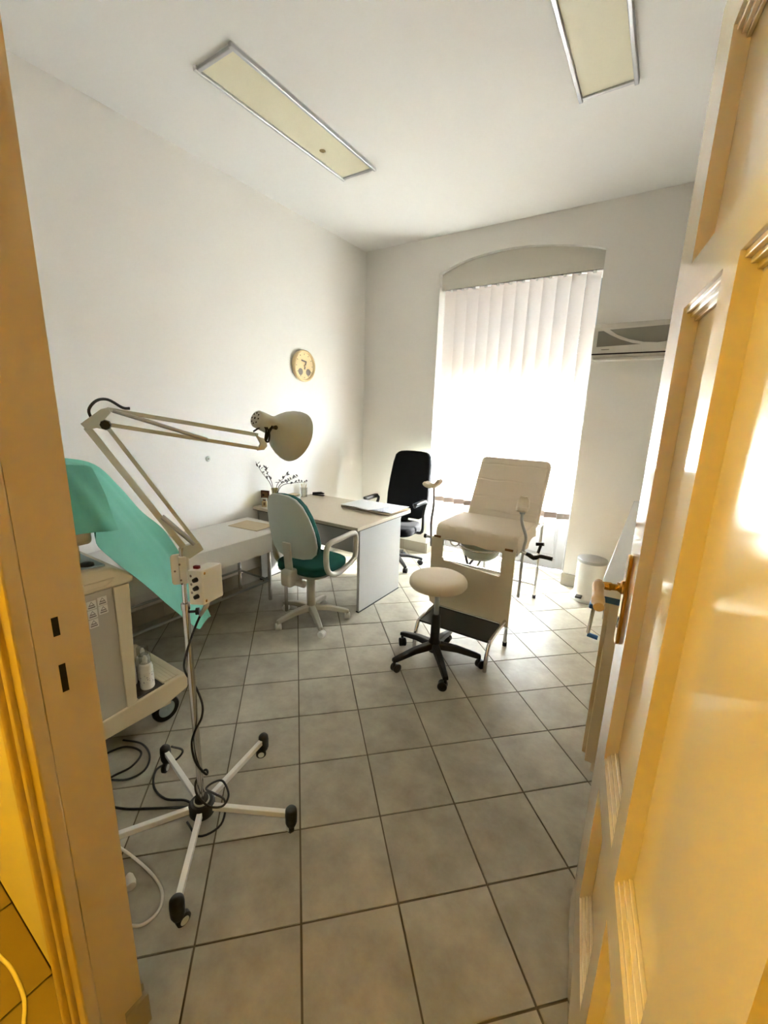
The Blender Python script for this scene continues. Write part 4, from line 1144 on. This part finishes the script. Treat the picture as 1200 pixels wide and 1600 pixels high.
def bottle(loc, rz, label):
    t = thing('bottle', loc, label, 'bottle', rz, 'bottles on the cart base')
    MB().lathe([(.001, .001), (.031, .001), (.033, .006), (.033, .115), (.029, .130), (.022, .138), (.001, .139)], 28).build('body', 'bottle', t, smooth=True)
    MB().lathe([(.0335, .030), (.0335, .095)], 28).build('print_label', 'bottlelabel', t, smooth=True)
    MB().lathe([(.023, .139), (.027, .142), (.027, .182), (.023, .187), (.001, .187)], 24).build('cap', 'clearcap', t, smooth=True)
    MB().lathe([(.010, .139), (.012, .16), (.006, .178), (.001, .178)], 16).build('nozzle', 'bottle', t, smooth=True)
bottle((-2.026, .955, .2440), 0, 'front white plastic bottle with a clear cap on the cart base')
bottle((-2.118, .915, .2440), 1.2, 'white plastic bottle half hidden by the cart post')
bottle((-2.105, .984, .2440), .6, 'clear capped bottle behind the front bottle on the cart base')

# teal drape over the monitor, sloping down over the front of the cart
def lerp_path(pts, n):
    P = [Vector(p) for p in pts]
    C_ = catmull(P, 12); L_ = [0]
    for a, b in zip(C_[:-1], C_[1:]): L_.append(L_[-1] + (b - a).length)
    out = []
    for i in range(n + 1):
        t = L_[-1] * i / n
        k = max(0, min(len(C_) - 2, next((j for j in range(len(L_) - 1) if L_[j + 1] >= t), len(C_) - 2)))
        u = (t - L_[k]) / max(1e-9, L_[k + 1] - L_[k])
        out.append(C_[k].lerp(C_[k + 1], u))
    return out
near = [(-1.985, .795, 1.115), (-1.965, .785, 1.06), (-1.955, .850, .965), (-1.95, .935, .862), (-1.955, 1.075, .66), (-1.97, 1.20, .49), (-1.985, 1.235, .455)]
far = [(-2.44, .80, 1.40), (-2.44, .99, 1.345), (-2.42, 1.10, 1.215), (-2.40, 1.20, 1.06), (-2.40, 1.33, .90), (-2.40, 1.48, .57), (-2.36, 1.56, .28)]
NA = lerp_path(near, 48); FA = lerp_path(far, 48)
rows = []
for i in range(49):
    row = []
    s = i / 48
    for j in range(33):
        t = j / 32
        p = NA[i].lerp(FA[i], t)
        bow = math.sin(math.pi * t)
        p = p + Vector((.02, .02, .05)) * bow * (1 - .4 * s)
        wv = .022 * noise.noise(Vector((t * 3.2, s * 2.2, 1.3))) + .010 * abs(noise.noise(Vector((t * 5 + s * 4, s * 1.5, 4.1)))) + .006 * math.sin(t * 9 + s * 2.0)
        p = p + Vector((.5, .7, .5)) * wv
        row.append(p)
    rows.append(row)
dr = thing('teal_drape', (-2.2, 1.0, 0), 'teal surgical drape hanging over the ultrasound monitor and sloping to the lamp pole', 'drape')
def drloc(rows): return [[(p[0] + 2.2, p[1] - 1.0, p[2]) for p in r] for r in rows]
MB().grid(drloc(rows)).build('sloping_sheet', 'teal', dr, smooth=True, solid=.0015)
# the flap over the monitor's side and top
rows = []
edge_y = [(1.405, .820), (1.34, .838), (1.285, .850), (1.20, .862), (1.124, .872)]
for i in range(21):
    s = i / 20
    k = min(3, int(s * 4)); u = s * 4 - k
    z = edge_y[k][0] + (edge_y[k + 1][0] - edge_y[k][0]) * u; ye = edge_y[k][1] + (edge_y[k + 1][1] - edge_y[k][1]) * u
    row = []
    for j in range(21):
        t = j / 20
        y = .43 + (ye - .43) * t
        x = -2.012 + .030 * s + .022 * abs(noise.noise(Vector((y * 7, z * 6, 0)))) + .02 * max(0, 1 - abs((t - .78) - .25 * (s - .4)) * 9) * (.4 + .6 * s) + (.018 * max(0, t - .75) * 4 * s)
        row.append((x, y, z - .012 * t * t + .012 * math.sin(t * 3) * (1 - s)))
    rows.append(row)
toprows = []
for i in range(9):
    s = i / 8
    row = []
    for j in range(21):
        t = j / 20
        y = .43 + (.820 - .43) * t
        row.append((-2.45 + (.438) * s, y, 1.385 + .020 * math.sin(s * math.pi * .6) - .012 * t * t * s + .012 * math.sin(t * 3) * s + .006 * noise.noise(Vector((y * 8, s * 4, 2)))))
    toprows.append(row)
MB().grid(drloc(toprows[:-1] + rows)).build('monitor_flap', 'teal', dr, smooth=True, solid=.0015)
